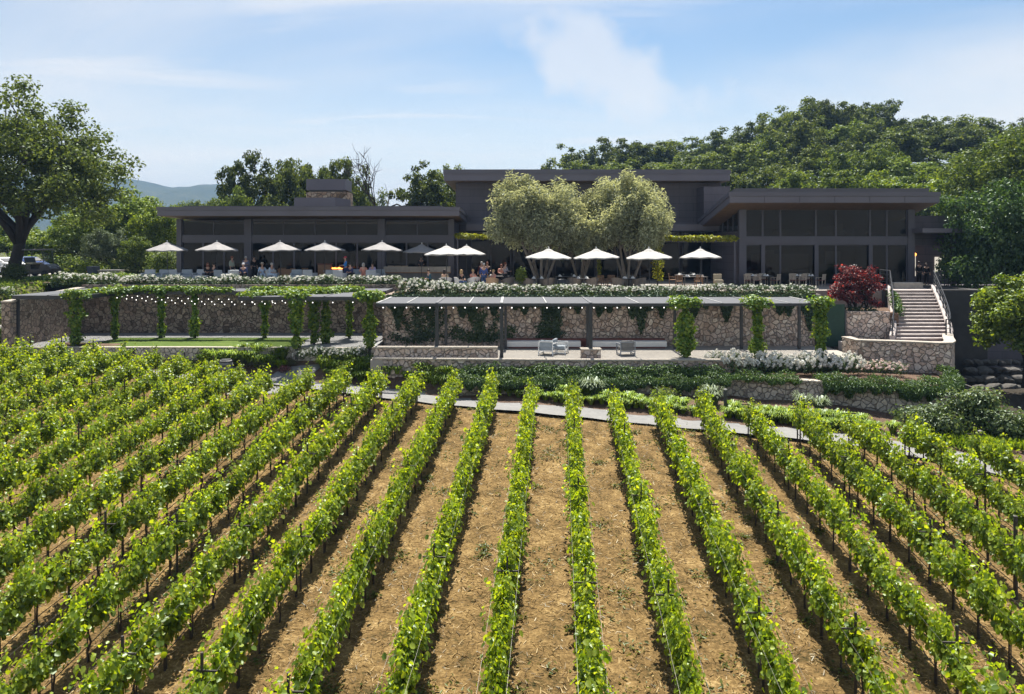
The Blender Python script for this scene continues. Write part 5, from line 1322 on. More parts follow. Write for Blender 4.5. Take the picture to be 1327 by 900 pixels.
def chair_kit(wood, seatm, name='dining_chair'):
    t = thing(name, 'chair', 'chair', (0,0,0), 0, 'slatted dining chairs on the terrace')
    MB().cbox((0,0,.44),(.50,.48,.05)).build('seat', M[seatm], t)
    mb = MB()
    for i in range(6): x = -.22+.088*i; mb.bar((x,.23,.47),(x*1.05,.30,.86),.045,.018)
    mb.bar((-.26,.305,.87),(.26,.305,.87),.05,.03); mb.build('backrest', M[wood], t)
    for sx in (-.22,.22):
        MB().bar((sx,-.21,0),(sx,-.21,.62),.035).build('leg', M[wood], t); MB().bar((sx,.23,0),(sx*1.05,.30,.87),.035).build('leg', M[wood], t)
        MB().bar((sx,-.23,.63),(sx,.26,.66),.045,.025).build('armrest', M[wood], t)
    return Kit(t)
CHW, CHT = chair_kit('palewood','redwood'), chair_kit('teak','teak')
def tub_kit(m, seatm, name='tub_chair'):
    t = thing(name, 'chair', 'tub chair', (0,0,0), 0, 'woven tub chairs on the terrace')
    V = []; Fc = []; n = 18
    for j in range(5):
        for i in range(n+1):
            a = lerp(-.72*math.pi, .72*math.pi, i/n)+math.pi/2; back = math.cos((i/n-.5)*math.pi)
            ht = [.16,.30,.46,.60,.68][j]*(.72+.42*back) if j else .16
            r = .33+.10*(j/4)**1.2
            V.append((r*1.08*math.cos(a), r*math.sin(a), ht+.04))
    m0 = len(V)
    for x,y,z in list(V): l = math.hypot(x,y); V.append((x*(l-.045)/l, y*(l-.045)/l, z))
    for off in (0,m0):
        for j in range(4):
            for i in range(n): Fc.append((off+j*(n+1)+i, off+j*(n+1)+i+1, off+(j+1)*(n+1)+i+1, off+(j+1)*(n+1)+i))
    for i in range(n): Fc.append((4*(n+1)+i,4*(n+1)+i+1,m0+4*(n+1)+i+1,m0+4*(n+1)+i))
    for i in (0,n):
        for j in range(4): Fc.append((j*(n+1)+i,(j+1)*(n+1)+i,m0+(j+1)*(n+1)+i,m0+j*(n+1)+i))
    mb = MB(); mb.add(V, Fc); mb.build('shell', M[m], t)
    MB().lathe([(.02,.20),(.30,.20),(.33,.24),(.33,.33),(.28,.38),(.02,.39)], 18).build('seat_cushion', M[seatm], t, True)
    for k in range(4):
        a = math.pi/4+k*math.pi/2; MB().tube([(.27*math.cos(a),.27*math.sin(a),.22),(.31*math.cos(a),.31*math.sin(a),0)], .02, 6).build('leg', M[m], t)
    return Kit(t)
TW, TR, TC = tub_kit('wicker','cushion'), tub_kit('rattan','cushion'), tub_kit('white_paint','cushion')
def table_kit(w, d, topm, h=.74, ped=True):
    t = thing('dining_table', 'table', 'table', (0,0,0), 0, 'dining tables on the terrace')
    MB().cbox((0,0,h-.02),(w,d,.04)).build('tabletop', M[topm], t)
    if ped:
        MB().tube([(0,0,.04),(0,0,h-.04)], .05, 8).build('leg', M['steel'], t); MB().lathe([(.26,0),(.26,.03),(.05,.05)], 12).build('base', M['steel'], t)
    else:
        for sx in (-1,1):
            for sy in (-1,1): MB().box(sx*(w/2-.06)-.03,sx*(w/2-.06)+.03,sy*(d/2-.06)-.03,sy*(d/2-.06)+.03,0,h-.04).build('leg', M[topm], t)
    return Kit(t)
TD, TL = table_kit(.9,.9,'table'), table_kit(.8,.8,'white_paint',.42,False)
TD2 = table_kit(1.7,.95,'table',.74,False)
gl = thing('wine_glass', 'wine glass', 'glass', (0,0,0), 0, 'wine glasses on the set tables')
MB().lathe([(.035,0),(.006,.012),(.006,.09),(.034,.12),(.040,.17),(.032,.22)], 8).build('bowl', M['wineglass'], gl, True)
GLS = Kit(gl)
nk = thing('folded_napkin', 'napkin', 'napkin', (0,0,0), 0, 'white folded napkins on the set tables')
MB().add([(-.10,-.08,0),(.10,-.08,0),(.10,.08,0),(-.10,.08,0),(0,-.04,.13),(0,.04,.13)], [(0,3,2,1),(0,1,4),(2,3,5),(1,2,5,4),(3,0,4,5)]).build('cloth', M['linen'], nk)
NKN = Kit(nk)
def setting(x, y, zt, w, d, where):
    k = 1
    for sx, sy in ((-.3,-.3),(.3,-.3),(-.3,.3),(.3,.3)):
        NKN.put((x+sx*w, y+sy*d, zt), rt.uniform(0,3), '%s white folded napkin on %s' % (nth(k), where))
        GLS.put((x+sx*w*.6+rt.uniform(-.05,.05), y+sy*d*.75, zt), 0, '%s wine glass on %s' % (nth(k), where)); k += 1
# upper terrace lounge groups along the long pavilion
LC = [(192,55.0,.1),(208,54.9,-.2),(228,55.6,2.9),(241,55.2,.2),(258,55.4,-.1),(288,54.8,2.7),(304,54.6,3.3),(341,55.6,.3),(353,55.3,3.2),(384,55.0,.2),(402,55.2,2.9),(430,54.9,3.2),(441,54.7,2.9),(462,55.4,.1),(483,54.8,3.0),(492,55.6,.2)]
for k, (px, Y, rz) in enumerate(LC, 1):
    (LG2 if k%2 else LG).put((X(px,Y),Y,UP), rz, '%s lounge chair counted from the car park along the upper terrace, %s upholstery' % (nth(k), 'pale grey' if k%2 else 'blue grey'))
for px, Y, lb in ((263,54.5,'low white table between the seated dark couple and the roses'),(227,54.4,'low white table in front of the lounge chairs under the first umbrella')): TL.put((X(px,Y),Y,UP), 0, lb)
for px, Y, rz, lb in ((366,57.2,.3,'teak dining chair beside the cabinet of the long pavilion, farther'),(375,56.6,-.6,'teak dining chair under the third greige umbrella'),(398,57.0,.8,'teak dining chair turned away near the hearth')): CHT.put((X(px,Y),Y,UP), rz, lb)
cb = thing('sideboard', 'red brown wooden cabinet in front of the hearth', 'cabinet', (X(421,57.6),57.6,UP))
MB().cbox((0,0,.62),(.95,.5,1.1)).build('carcass', M['redwood'], cb, False, .01); MB().cbox((0,0,1.19),(1.05,.58,.04)).build('cabinet_top', M['redwood'], cb)
for s in (-1,1):
    d = MB().cbox((s*.235,-.262,.62),(.45,.02,.98)).build('door', M['teak'], cb); MB().cbox((s*.04,-.28,.65),(.02,.02,.14)).build('handle', M['alloy'], d)
c2 = thing('sideboard', 'low brown wooden service stand beside the teak chairs', 'cabinet', (X(371,56.2),56.2,UP))
MB().cbox((0,0,.42),(1.1,.5,.75)).build('carcass', M['teak'], c2, False, .01); MB().cbox((0,0,.815),(1.2,.56,.03)).build('cabinet_top', M['teak'], c2)
fp = thing('fire_table', 'long dark fire trough with orange gas flames by the hearth', 'fire pit', (X(437,58.2),58.2,UP))
MB().box(-.75,1.0,-.25,.25,0,.78).build('trough', M['steel'], fp, False, .01)
rf = random.Random(2); mb = MB()
for i in range(16):
    x = -.6+i*.095; h = rf.uniform(.07,.16); mb.lathe([(.035,0),(.05,h*.35),(.012,h)], 6, (x,rf.uniform(-.05,.05),.785))
mb.build('flame', M['fire'], fp)
bc = thing('bar_counter', 'long pale stone bar counter with wooden edge in front of the long pavilion', 'bar counter', (X(497,57.5),57.5,LOW))
w = X(583,57.5)-X(497,57.5)
MB().box(0,w,0,.75,.98,1.38).build('counter_top', M['cap'], bc, False, .01); MB().box(-.02,w+.02,-.03,.78,.90,.978).build('wood_edge', M['teak'], bc); MB().box(.1,w-.1,.12,.7,0,.898).build('counter_base', M['planter'], bc)
for k in range(3):
    x = X(506+k*9,57.6); t = thing('serving_tray', ['first','second','third'][k]+' wooden tray lying on the stone bar counter', 'tray', (x,57.85,LOW+1.38), 0, 'trays on the bar counter'); MB().box(-.22,.22,-.14,.14,0,.03).build('tray_base', M['teak'], t); MB().wallstrip([(-.22,-.14),(.22,-.14),(.22,.14),(-.22,.14),(-.22,-.13)], .02, .03, .06).build('rim', M['palewood'], t)
# lower terrace
LT = [(596,52.4,TC,2.0,'white round chair holding the blonde woman'),(614,53.0,TC,3.6,'white round chair of the person behind the standing man'),(638,52.0,TR,2.9,'honey rattan tub chair of the woman beside the standing man'),(659,52.4,TW,3.8,'empty grey wicker tub chair beside the potted shrub'),(577,52.6,TC,3.3,'cream tub chair of the dark haired guest by the cream umbrella'),(683,51.4,TW,2.5,'grey wicker chair on the potted shrub side of the table under the first olive'),(711,51.4,TW,3.7,'grey wicker chair on the bin side of the table under the first olive'),(744,51.6,TW,2.5,'grey wicker chair next to the navy bin'),(767,51.6,TW,3.7,'grey wicker chair between the bin table and the teak chairs'),(801,51.6,TW,2.5,'grey wicker chair beside the teak chairs under the second olive'),(829,51.6,TW,3.7,'grey wicker chair nearest the hanging creeper')]
for px, Y, kit, rz, lb in LT: kit.put((X(px,Y),Y,LOW), rz, lb)
for px, Y, lb in ((697,51.8,'the table under the first olive tree'),(755,52.0,'the table behind the navy bin'),(815,52.0,'the table under the second olive tree')):
    TD.put((X(px,Y),Y,LOW), 0, 'square dark dining table, '+lb[4:]); setting(X(px,Y),Y,LOW+.74,.9,.9,lb)
for px, Y, lb in ((735,55.4,'the farther long table behind the first olive stems'),(900,55.2,'the long table under the last white umbrella'),(890,58.6,'the back table under the creeper trellis')):
    TD2.put((X(px,Y),Y,LOW), 0, 'long dark dining table, '+lb[4:]); setting(X(px,Y),Y,LOW+.74,1.7,.95,lb)
for px, Y, rz, lb in ((781,53.0,.4,'teak slatted chair between the two olive tables, darker'),(790,53.6,-.5,'teak slatted chair beside it towards the second olive'),(872,56.8,1.4,'teak slatted chair at the creeper end of the long table'),(880,54.2,2.9,'teak slatted chair in front of the long table, creeper side'),(905,54.1,3.2,'teak slatted chair in front of the long table, pavilion side')): CHT.put((X(px,Y),Y,LOW), rz, lb)
for k, (c0, nm) in enumerate(((985,'nearer the creeper trellis'),(1043,'nearer the red maple'))):
    TD2.put((X(c0,56.4),56.4,LOW), 0, 'dark dining table at the glass pavilion, '+nm); setting(X(c0,56.4),56.4,LOW+.74,1.5,.9,'the glass pavilion table '+nm)
    for j, (dx, dy, rz) in enumerate(((-.95,-.45,2.4),(-.45,-.75,2.9),(.95,-.45,-2.4),(-.5,.75,0),(.5,.75,0))):
        CHW.put((X(c0,56.4)+dx,56.4+dy,LOW), rz, 'bleached slatted chair, %s around the glass pavilion table %s' % (nth(j+1), nm))
arm = thing('armchair', 'tan upholstered armchair in the shade under the creeper trellis', 'armchair', (X(931,56.6),56.6,LOW))
MB().cbox((0,0,.25),(.62,.6,.4)).build('seat', M['tan'], arm, False, .04); MB().cbox((0,.26,.55),(.62,.14,.62)).build('backrest', M['tan'], arm, False, .04)
bn = thing('litter_bin', 'small navy round bin between the olive tables', 'bin', (X(728,51.0),51.0,LOW))
MB().lathe([(.24,0),(.27,.62),(.27,.66)], 16).build('body', M['bin'], bn); MB().lathe([(.285,.662),(.285,.70),(.15,.74),(.02,.75)], 16).build('lid', M['bin'], bn)
pt = thing('potted_shrub', 'round green shrub in a pot between the wicker chair and the first olive', 'potted plant', (X(676,51.2),51.2,LOW))
MB().lathe([(.22,0),(.30,.38),(.32,.40),(.27,.41)], 16).build('pot', M['planter'], pt); link('foliage', bush_mesh('foliage', 580, 1300, .50, .45, 1.35, .085, 'oak_light', bumps=14, z0=.30), pt)
pp = thing('potted_grass', 'small grey green grass in a low pale pot below the cream umbrella', 'potted plant', (X(573,49.6),49.6,LOW))
MB().lathe([(.35,0),(.45,.30),(.40,.31)], 16).build('pot', M['cap'], pp); g_ = link('foliage', SAGE, pp); g_.location = (0,0,.28); g_.scale = (.75,.75,.6)
# trough planter and signal cone by the drive
tp = thing('trough_planter', 'large weathered grey trough planter beside the drive', 'planter', (X(141,59.5),59.5,-2.45), .12)
mb = MB(); mb.hexa([(-.75,-.4,0),(.75,-.4,0),(.75,.4,0),(-.75,.4,0),(-.98,-.5,.68),(.98,-.5,.68),(.98,.5,.68),(-.98,.5,.68)]); mb.build('trough', M['planter'], tp)
MB().box(-1.02,1.02,-.54,.54,.682,.74).build('rim', M['planter'], tp); tp.scale=(1,1,.9)
tc_ = thing('trough_planter', 'smaller tilted grey planter end standing against the large trough', 'planter', (X(122,58.9),58.9,-2.45), -.3)
MB().hexa([(-.2,-.3,0),(.25,-.3,0),(.25,.3,0),(-.2,.3,0),(-.42,-.35,.95),(.2,-.35,.95),(.2,.35,.95),(-.42,.35,.95)]).build('trough', M['bin'], tc_)
# patio under the slatted pergola: banquette, two armchairs, stone plinths
bq = thing('banquette', 'long white bench along the foot of the tan wall with red base', 'bench', (0,45.1,-5.92))
MB().box(-.3,4.0,-.3,.3,.10,.42).build('seat', M['white_paint'], bq, False, .02); MB().box(4.4,9.0,-.3,.3,.10,.42).build('seat', M['white_paint'], bq, False, .02)
MB().box(-.3,9.0,.32,.62,.08,.50).build('backrest', M['redwood'], bq); MB().box(-.2,8.9,-.22,.28,0,.098).build('plinth', M['redwood'], bq)
def armchair(label, x, y, rz, fm, cm):
    t = thing('lounge_armchair', label, 'armchair', (x,y,-5.92), rz)
    for s in (-1,1):
        mb = MB(); mb.bar((s*.40,-.36,0),(s*.40,-.36,.62),.05); mb.bar((s*.40,.36,0),(s*.40,.36,.74),.05); mb.bar((s*.40,-.385,.62),(s*.40,.36,.62),.06,.05); mb.bar((s*.40,-.33,.08),(s*.40,.33,.08),.05); mb.build('side_frame', M[fm], t)
    mb = MB(); mb.bar((-.42,.36,.74),(.42,.36,.74),.05); mb.bar((-.37,-.36,.24),(.37,-.36,.24),.05); mb.bar((-.37,.36,.24),(.37,.36,.24),.05); mb.build('frame', M[fm], t)
    MB().cbox((0,0,.36),(.72,.68,.18)).build('seat_cushion', M[cm], t, False, .04); MB().cbox((0,.29,.62),(.70,.15,.38)).build('back_cushion', M[cm], t, False, .04)
    return t
armchair('white framed armchair with grey cushions, seen from behind on the pergola patio', X(710,42.4), 42.4, 2.75, 'white_paint', 'lounge')
armchair('second white framed armchair with grey cushions facing sideways beside it', X(726,42.8), 42.8, 1.3, 'white_paint', 'lounge')
armchair('grey framed armchair with dark cushion alone on the pergola patio', X(811,42.2), 42.2, 3.3, 'grey_paint', 'planter')
def plinth(label, x, m, w=1.0):
    t = thing('stone_plinth', label, 'plinth', (x,41.14,-5.92)); MB().box(-w/2,w/2,-.32,.42,0,.44).build('block', M[m], t); MB().box(-w/2-.04,w/2+.04,-.36,.46,.442,.50).build('top_slab', M['cap'], t)
    return t
plinth('pinkish stone plinth around the pergola post between the armchairs', 4.2, 'stone_tan', 1.02)
# small things along the path
def bollard(label, px, Y, h):
    t = thing('path_light', label, 'bollard', (X(px,Y),Y,gz(X(px,Y),Y)))
    MB().tube([(0,0,-.05),(0,0,h)], .075, 10).build('post', M['steel'], t); MB().lathe([(.085,0),(.085,.05),(.03,.08)], 10, (0,0,h+.002)).build('cap', M['planter'], t)
bollard('tall dark cylindrical path light at the bend of the path below the white roses', 940, 35.2, 1.15)
bollard('short dark path light beside the square marker at the lower path end', 1270, 30.6, .75)
bollard('short dark path light beside the path among the far vines', 172, 43.6, .8)
t = thing('marker_post', 'small pale square marker next to the short path light at the lower path end', 'post', (X(1266,30.4),30.4,gz(X(1266,30.4),30.4))); MB().box(-.06,.06,-.03,.03,-.05,.62).build('post', M['planter'], t)
br = thing('barrel', 'weathered grey wooden half barrel below the lawn beside the path', 'barrel', (X(293,42.6),42.6,gz(X(293,42.6),42.6)))
mb = MB(); mb.lathe([(.30,-.05),(.36,.2),(.385,.42),(.36,.65),(.31,.86)], 18); mb.build('stave_body', M['barrel'], br, True)
for z, r in ((.12,.345),(.32,.385),(.56,.382),(.78,.338)): MB().lathe([(r,z-.03),(r+.012,z-.03),(r+.012,z+.03),(r,z+.03)], 18).build('hoop', M['steel'], br)
MB().lathe([(.27,.85),(.27,.90),(.02,.92)], 18).build('lid', M['steel'], br)

# ================================================================== VEHICLES
def wheel(parent, x, y, r, w, rimm='alloy'):
    mb = MB(); prof = [(r*.6,-w/2),(r*.95,-w/2),(r,-w*.3),(r,w*.3),(r*.95,w/2),(r*.6,w/2)]
    mb.lathe(prof, 20); me = mb.mesh('wheel', M['rubber'], True)
    o = link('wheel', me, parent); o.location = (x,y,r); o.rotation_euler = (math.pi/2,0,0)
    mb = MB(); mb.lathe([(.02,-w*.40),(r*.58,-w*.44),(r*.62,0),(r*.58,w*.44),(.02,w*.40)], 14); c = mb.build('rim', M[rimm], o)
    return o
def car(label, cat, paint, loc, rz, L=4.7, W=1.86, H=1.72, suv=True):
    t = thing('parked_car', label, cat, loc, rz)
    h = L/2
    side = [(-h,.42),(-h+.02,.80),(-h+.10,1.02),(-h+.35,1.10),(-h+.62,1.42) if suv else (-h+.9,1.12),(-h+.95,H-.06),(-.2,H),(.45,H-.08),(1.15,1.12),(h-.55,1.02),(h-.12,.86),(h,.66),(h-.02,.40)]
    belly = [(h-.35,.26),(-h+.35,.26)]
    prof = side+belly; V = []; n = len(prof)
    for k, f in ((-1,.86),(-.93,1),(.93,1),(1,.86)):
        for x, z in prof:
            inset = .16 if z > 1.13 else 0
            V.append((x*(.97 if abs(k)==1 else 1), k*(W/2-inset), z if abs(k)!=1 else (.34+(z-.34)*.97)))
    Fc = []
    for j in range(3):
        for i in range(n): Fc.append((j*n+i, j*n+(i+1)%n, (j+1)*n+(i+1)%n, (j+1)*n+i))
    Fc += [tuple(reversed(range(n))), tuple(3*n+i for i in range(n))]
    mb = MB(); mb.add(V, Fc); mb.build('body', M[paint], t, False, .03)
    yg = W/2-.145
    for s in (-1,1):
        mb = MB(); mb.hexa([(-h+.85,s*yg-.01,1.16),(.0,s*yg-.01,1.16),(.0,s*yg+.01,1.16),(-h+.85,s*yg+.01,1.16),(-h+1.05,s*yg-.01,H-.12),(-.02,s*yg-.01,H-.09),(-.02,s*yg+.01,H-.09),(-h+1.05,s*yg+.01,H-.12)])
        mb.hexa([(.07,s*yg-.01,1.16),(1.0,s*yg-.01,1.16),(1.0,s*yg+.01,1.16),(.07,s*yg+.01,1.16),(.07,s*yg-.01,H-.10),(.45,s*yg-.01,H-.16),(.45,s*yg+.01,H-.16),(.07,s*yg+.01,H-.10)])
        mb.build('side_window', M['cartblack'], t)
        MB().box(h-.16,h-.03,s*(W/2-.32)-.16,s*(W/2-.32)+.16,.70,.82).build('headlight', M['alloy'], t)
        MB().cbox((.95,s*(W/2+.02),1.14),(.14,.16,.12)).build('mirror', M[paint], t)
    MB().hexa([(.52,-.68,H-.12),(1.12,-.72,1.16),(1.12,.72,1.16),(.52,.68,H-.12),(.54,-.68,H-.09),(1.15,-.72,1.18),(1.15,.72,1.18),(.54,.68,H-.09)]).build('windscreen', M['cartblack'], t)
    MB().box(h-.06,h+.015,-.55,.55,.46,.62).build('grille', M['cartblack'], t)
    for x in (-h+.85, h-.88):
        for s in (-1,1): wheel(t, x, s*(W/2-.10), .35, .24)
    return t
DZ = -2.40
car('blue hatchback parked behind the golf cart, partly hidden by it', 'car', 'carblue', (X(35,68.6),68.6,DZ), -.45, 4.2, 1.78, 1.52, False)
car('white car with its nose showing between the oak trunk and the golf cart', 'car', 'carwhite', (X(4,66.4),66.4,DZ), -.35, 4.3, 1.80, 1.50, False)
car('pale blue van half cut off beyond the oak trunk', 'van', 'carwhite', (X(-26,69),69,DZ), -.3, 4.9, 1.95, 1.95)
gc = thing('golf_cart', 'black golf cart with pale roof parked on the drive beside the oak', 'golf cart', (X(51.5,61.5),61.5,DZ+.02), -.12); gc.scale = (1.08,1.08,1.12)
mb = MB(); pf = [(-1.12,.30),(-1.18,.62),(-1.12,.86),(-.30,.88),(-.28,.52),(.38,.48),(.52,.86),(.74,.90),(1.05,.80),(1.22,.58),(1.24,.36),(1.0,.26),(-.95,.24)]
V = [(x,-.58,z) for x,z in pf]+[(x,.58,z) for x,z in pf]; n = len(pf)
mb.add(V, [tuple(range(n)), tuple(reversed(range(n,2*n)))]+[(i,(i+1)%n,n+(i+1)%n,n+i) for i in range(n)]); mb.build('body', M['cartblack'], gc, False, .03)
MB().cbox((-.45,0,.94),(.55,1.05,.14)).build('seat', M['tan'], gc, False, .03); MB().hexa([(-.78,-.5,.95),(-.68,-.5,.95),(-.68,.5,.95),(-.78,.5,.95),(-.90,-.5,1.38),(-.80,-.5,1.38),(-.80,.5,1.38),(-.90,.5,1.38)]).build('backrest', M['cartblack'], gc)
MB().hexa([(-1.20,-.62,1.86),(.72,-.62,1.88),(.72,.62,1.88),(-1.20,.62,1.86),(-1.12,-.55,1.95),(.64,-.55,1.98),(.64,.55,1.98),(-1.12,.55,1.95)]).build('roof', M['planter'], gc, False, .02)
for s in (-1,1):
    MB().tube([(.74,s*.52,.88),(.56,s*.54,1.87)], .022, 6).build('roof_strut', M['steel'], gc); MB().tube([(-1.02,s*.52,.86),(-1.08,s*.54,1.86)], .022, 6).build('roof_strut', M['steel'], gc)
    MB().lathe([(.07,0),(.06,.03),(.01,.035)], 10, (0,0,0)).build('headlight', M['alloy'], gc).location = (1.14, s*.42, .70)
    for x in (-.78,.80): wheel(gc, x, s*.52, .25, .2)
MB().hexa([(.74,-.50,.92),(.76,-.50,.92),(.76,.50,.92),(.74,.50,.92),(.58,-.50,1.84),(.60,-.50,1.84),(.60,.50,1.84),(.58,.50,1.84)]).build('windscreen', M['clear'], gc)
mb = MB(); mb.tube([(.17*math.cos(a)*.3+.35, .17*math.sin(a)-.25, 1.08+.17*math.cos(a)) for a in np.linspace(0,6.28,13)], .014, 5); mb.tube([(.5,-.25,.86),(.35,-.25,1.08)], .018, 5); mb.build('steering_wheel', M['rubber'], gc)
sg = thing('drive_marker', 'small orange and yellow marker by the trough planter', 'marker', (X(114,60.2),60.2,-2.42)); MB().tube([(0,0,0),(0,0,.35)], .03, 6).build('stem', M['steel'], sg)
cloth('orange_vinyl', (.65,.22,.04)); MB().lathe([(.12,.32),(.15,.5),(.03,.78)], 10).build('flag_body', M['orange_vinyl'], sg)
rl = railing('drive_railing', 'thin dark railing below the golf cart along the edge of the drive', [(X(38,57.5),57.5,-3.0),(X(72,57.5),57.5,-2.75)], 1.0, 1.2)

# ================================================================== PEOPLE
def skin_obj(J, E, root):
    names = list(J); me = bpy.data.meshes.new('tmp'); me.from_pydata([J[n][0] for n in names], [(names.index(a), names.index(b)) for a, b in E], [])
    o = bpy.data.objects.new('tmp', me); COL.objects.link(o)
    o.modifiers.new('s', 'SKIN')
    if not me.skin_vertices:
        me.attributes  # skin layer is made by the modifier
    sv = me.skin_vertices[0].data
    for i, n in enumerate(names):
        r = J[n][1]; sv[i].radius = r if hasattr(r,'__len__') else (r, r); sv[i].use_root = (n == root)
    sb = o.modifiers.new('u', 'SUBSURF'); sb.levels = 1; sb.render_levels = 1
    bpy.context.view_layer.update()
    dg = bpy.context.evaluated_depsgraph_get()
    m2 = bpy.data.meshes.new_from_object(o.evaluated_get(dg)); 
    bpy.data.objects.remove(o); bpy.data.meshes.remove(me)
    return m2
def mesh_arrays(me):
    return [tuple(v.co) for v in me.vertices], [tuple(p.vertices) for p in me.polygons]
def pose(kind):
    if kind.startswith('stand'):
        J = dict(pel=((0,0,.95),(.135,.10)), spi=((0,.01,1.14),(.12,.09)), che=((0,.01,1.34),(.15,.10)), nk=((0,0,1.49),.05), hd=((0,-.02,1.58),(.072,.085)), top=((0,-.015,1.69),(.076,.092)))
        for s, n in ((-1,'l'),(1,'r')):
            J['sh'+n] = ((s*.185,.01,1.40),.052)
            if kind == 'stand_fold': J['el'+n] = ((s*.25,-.02,1.16),.042); J['wr'+n] = ((s*.06,-.20,1.15),.03)
            elif kind == 'stand_serve' : J['el'+n] = ((s*.24,-.02,1.15),.042); J['wr'+n] = ((s*.18,-.27,1.12),.03)
            else: J['el'+n] = ((s*.245,.02,1.14),.042); J['wr'+n] = ((s*.26,-.05,.90),.03)
            J['hi'+n] = ((s*.09,0,.88),.088); J['kn'+n] = ((s*.10,-.02,.49),.058); J['an'+n] = ((s*.105,.02,.09),.038); J['to'+n] = ((s*.115,-.13,.035),.034)
    else:
        ln = .10 if kind == 'sit' else -.14
        J = dict(pel=((0,0,.50),(.14,.115)), spi=((0,.02+ln*.3,.70),(.125,.10)), che=((0,.02+ln,.90),(.15,.10)), nk=((0,ln,1.05),.05), hd=((0,ln-.03,1.14),(.072,.085)), top=((0,ln-.03,1.25),(.076,.092)))
        for s, n in ((-1,'l'),(1,'r')):
            J['sh'+n] = ((s*.185,.02+ln,.96),.052); J['el'+n] = ((s*.25,-.06+ln*.6,.72),.042); J['wr'+n] = ((s*.16,-.30,.66),.03)
            J['hi'+n] = ((s*.10,-.04,.49),.09); J['kn'+n] = ((s*.12,-.45,.50),.060); J['an'+n] = ((s*.12,-.42,.09),.038); J['to'+n] = ((s*.125,-.57,.035),.034)
    return J
BE = [('pel','spi'),('spi','che'),('che','nk'),('nk','hd'),('hd','top')]
for n in 'lr': BE += [('che','sh'+n),('sh'+n,'el'+n),('el'+n,'wr'+n),('pel','hi'+n),('hi'+n,'kn'+n),('kn'+n,'an'+n),('an'+n,'to'+n)]
PEO = {}
def person_meshes(kind):
    if kind in PEO: return PEO[kind]
    J = pose(kind)
    v, f = mesh_arrays(skin_obj(J, BE, 'pel')); mb = MB(); mb.add(v, f)
    hc = Vector(J['top'][0])*.55+Vector(J['hd'][0])*.45; fr = hc + Vector((0,-.098,0))
    mb.lathe([(.016,-.028),(.013,0),(.006,.035)], 6, tuple(fr+Vector((0,.002,-.012))))           # nose
    for s in (-1,1):
        mb.ball(tuple(hc+Vector((s*.078,.012,-.01))), .020, 0, 6, 1.4)                              # ears
        mb.ball(tuple(fr+Vector((s*.032,.014,.024))), .011, 1, 6)                                  # eyes
    mb.tube([tuple(fr+Vector((-.025,.010,-.052))), tuple(fr+Vector((.025,.010,-.052)))], .006, 4, 1)
    for n, s in (('l',-1),('r',1)):                                                               # hands: palm, four fingers, thumb
        w = Vector(J['wr'+n][0]); d = (w-Vector(J['el'+n][0])).normalized(); a = d.cross(Vector((0,1,.3))).normalized(); b = d.cross(a)
        mb.bar(tuple(w-d*.01), tuple(w+d*.09), .075, .03)
        for k, L in enumerate((.065,.078,.072,.055)):
            o = w+d*.085+a*(-.028+.019*k); mb.tube([tuple(o), tuple(o+d*L*.5), tuple(o+d*L*.85+b*.022)], [.010,.009,.007], 5)
        o = w+d*.03-a*.036*s; mb.tube([tuple(o), tuple(o+d*.03-a*.03*s), tuple(o+d*.06-a*.034*s+b*.01)], [.012,.010,.008], 5)
    body = mb.mesh('body', [M['skin'], M['eye']], True)
    def part(names, edges, k, add, root, name, cut=None):
        JJ = {}
        for q in names:
            p, r = J[q]; r = tuple(x*k+add for x in r) if hasattr(r,'__len__') else r*k+add; JJ[q] = (p, r)
        if cut:
            for q, (a_, b_, t_) in cut.items():
                pa, pb = Vector(J[a_][0]), Vector(J[b_][0]); r = J[b_][1]; JJ[q] = (tuple(pa.lerp(pb, t_)), (r if not hasattr(r,'__len__') else r[0])*k+add)
        m2 = skin_obj(JJ, edges, root); v, f = mesh_arrays(m2); q = MB(); q.add(v, f); return q.mesh(name, M['skin'], True)
    shirt = part(['pel','spi','che','shl','shr','ell','elr'], [('pel','spi'),('spi','che'),('che','shl'),('che','shr'),('shl','ell'),('shr','elr'),('ell','ful'),('elr','fur')], 1.10, .012, 'spi', 'shirt', {'ful':('ell','wrl',.6),'fur':('elr','wrr',.6)})
    tr = part(['pel','hil','hir','knl','knr'], [('pel','hil'),('pel','hir'),('hil','knl'),('hir','knr'),('knl','cl'),('knr','cr')], 1.10, .010, 'pel', 'trousers', {'cl':('knl','anl',.92),'cr':('knr','anr',.92)})
    sh = MB()
    for n in 'lr':
        a_, t_ = Vector(J['an'+n][0]), Vector(J['to'+n][0]); sh.tube([tuple(a_+Vector((0,.05,-.045))), tuple(a_+Vector((0,.0,-.03))), tuple(t_), tuple(t_+Vector((0,-.05,0)))], [.035,.05,.045,.022], 8)
    shoe = sh.mesh('shoes', M['cartblack'], True)
    hb = MB(); c = hc+Vector((0,.022,.03))
    hb.lathe([(.090,-.055),(.098,-.01),(.092,.04),(.066,.085),(.03,.105),(.004,.108)], 14, tuple(c), 0, .92, 1.06); hair = hb.mesh('hair', M['hair_dark'], True)
    lb = MB(); lb.lathe([(.095,-.20),(.115,-.12),(.105,-.02),(.092,.04),(.066,.085),(.004,.108)], 14, tuple(c+Vector((0,.025,0))), 0, .95, 1.0); lhair = lb.mesh('hair', M['hair_dark'], True)
    cb = MB(); cb.lathe([(.102,.0),(.100,.05),(.07,.10),(.004,.118)], 14, tuple(c)); cb.hexa([tuple(c+Vector(q)) for q in ((-.07,-.17,.0),(.07,-.17,.0),(.085,-.08,.0),(-.085,-.08,.0),(-.07,-.17,.012),(.07,-.17,.012),(.085,-.08,.02),(-.085,-.08,.02))]); cap = cb.mesh('cap', M['hair_dark'], True)
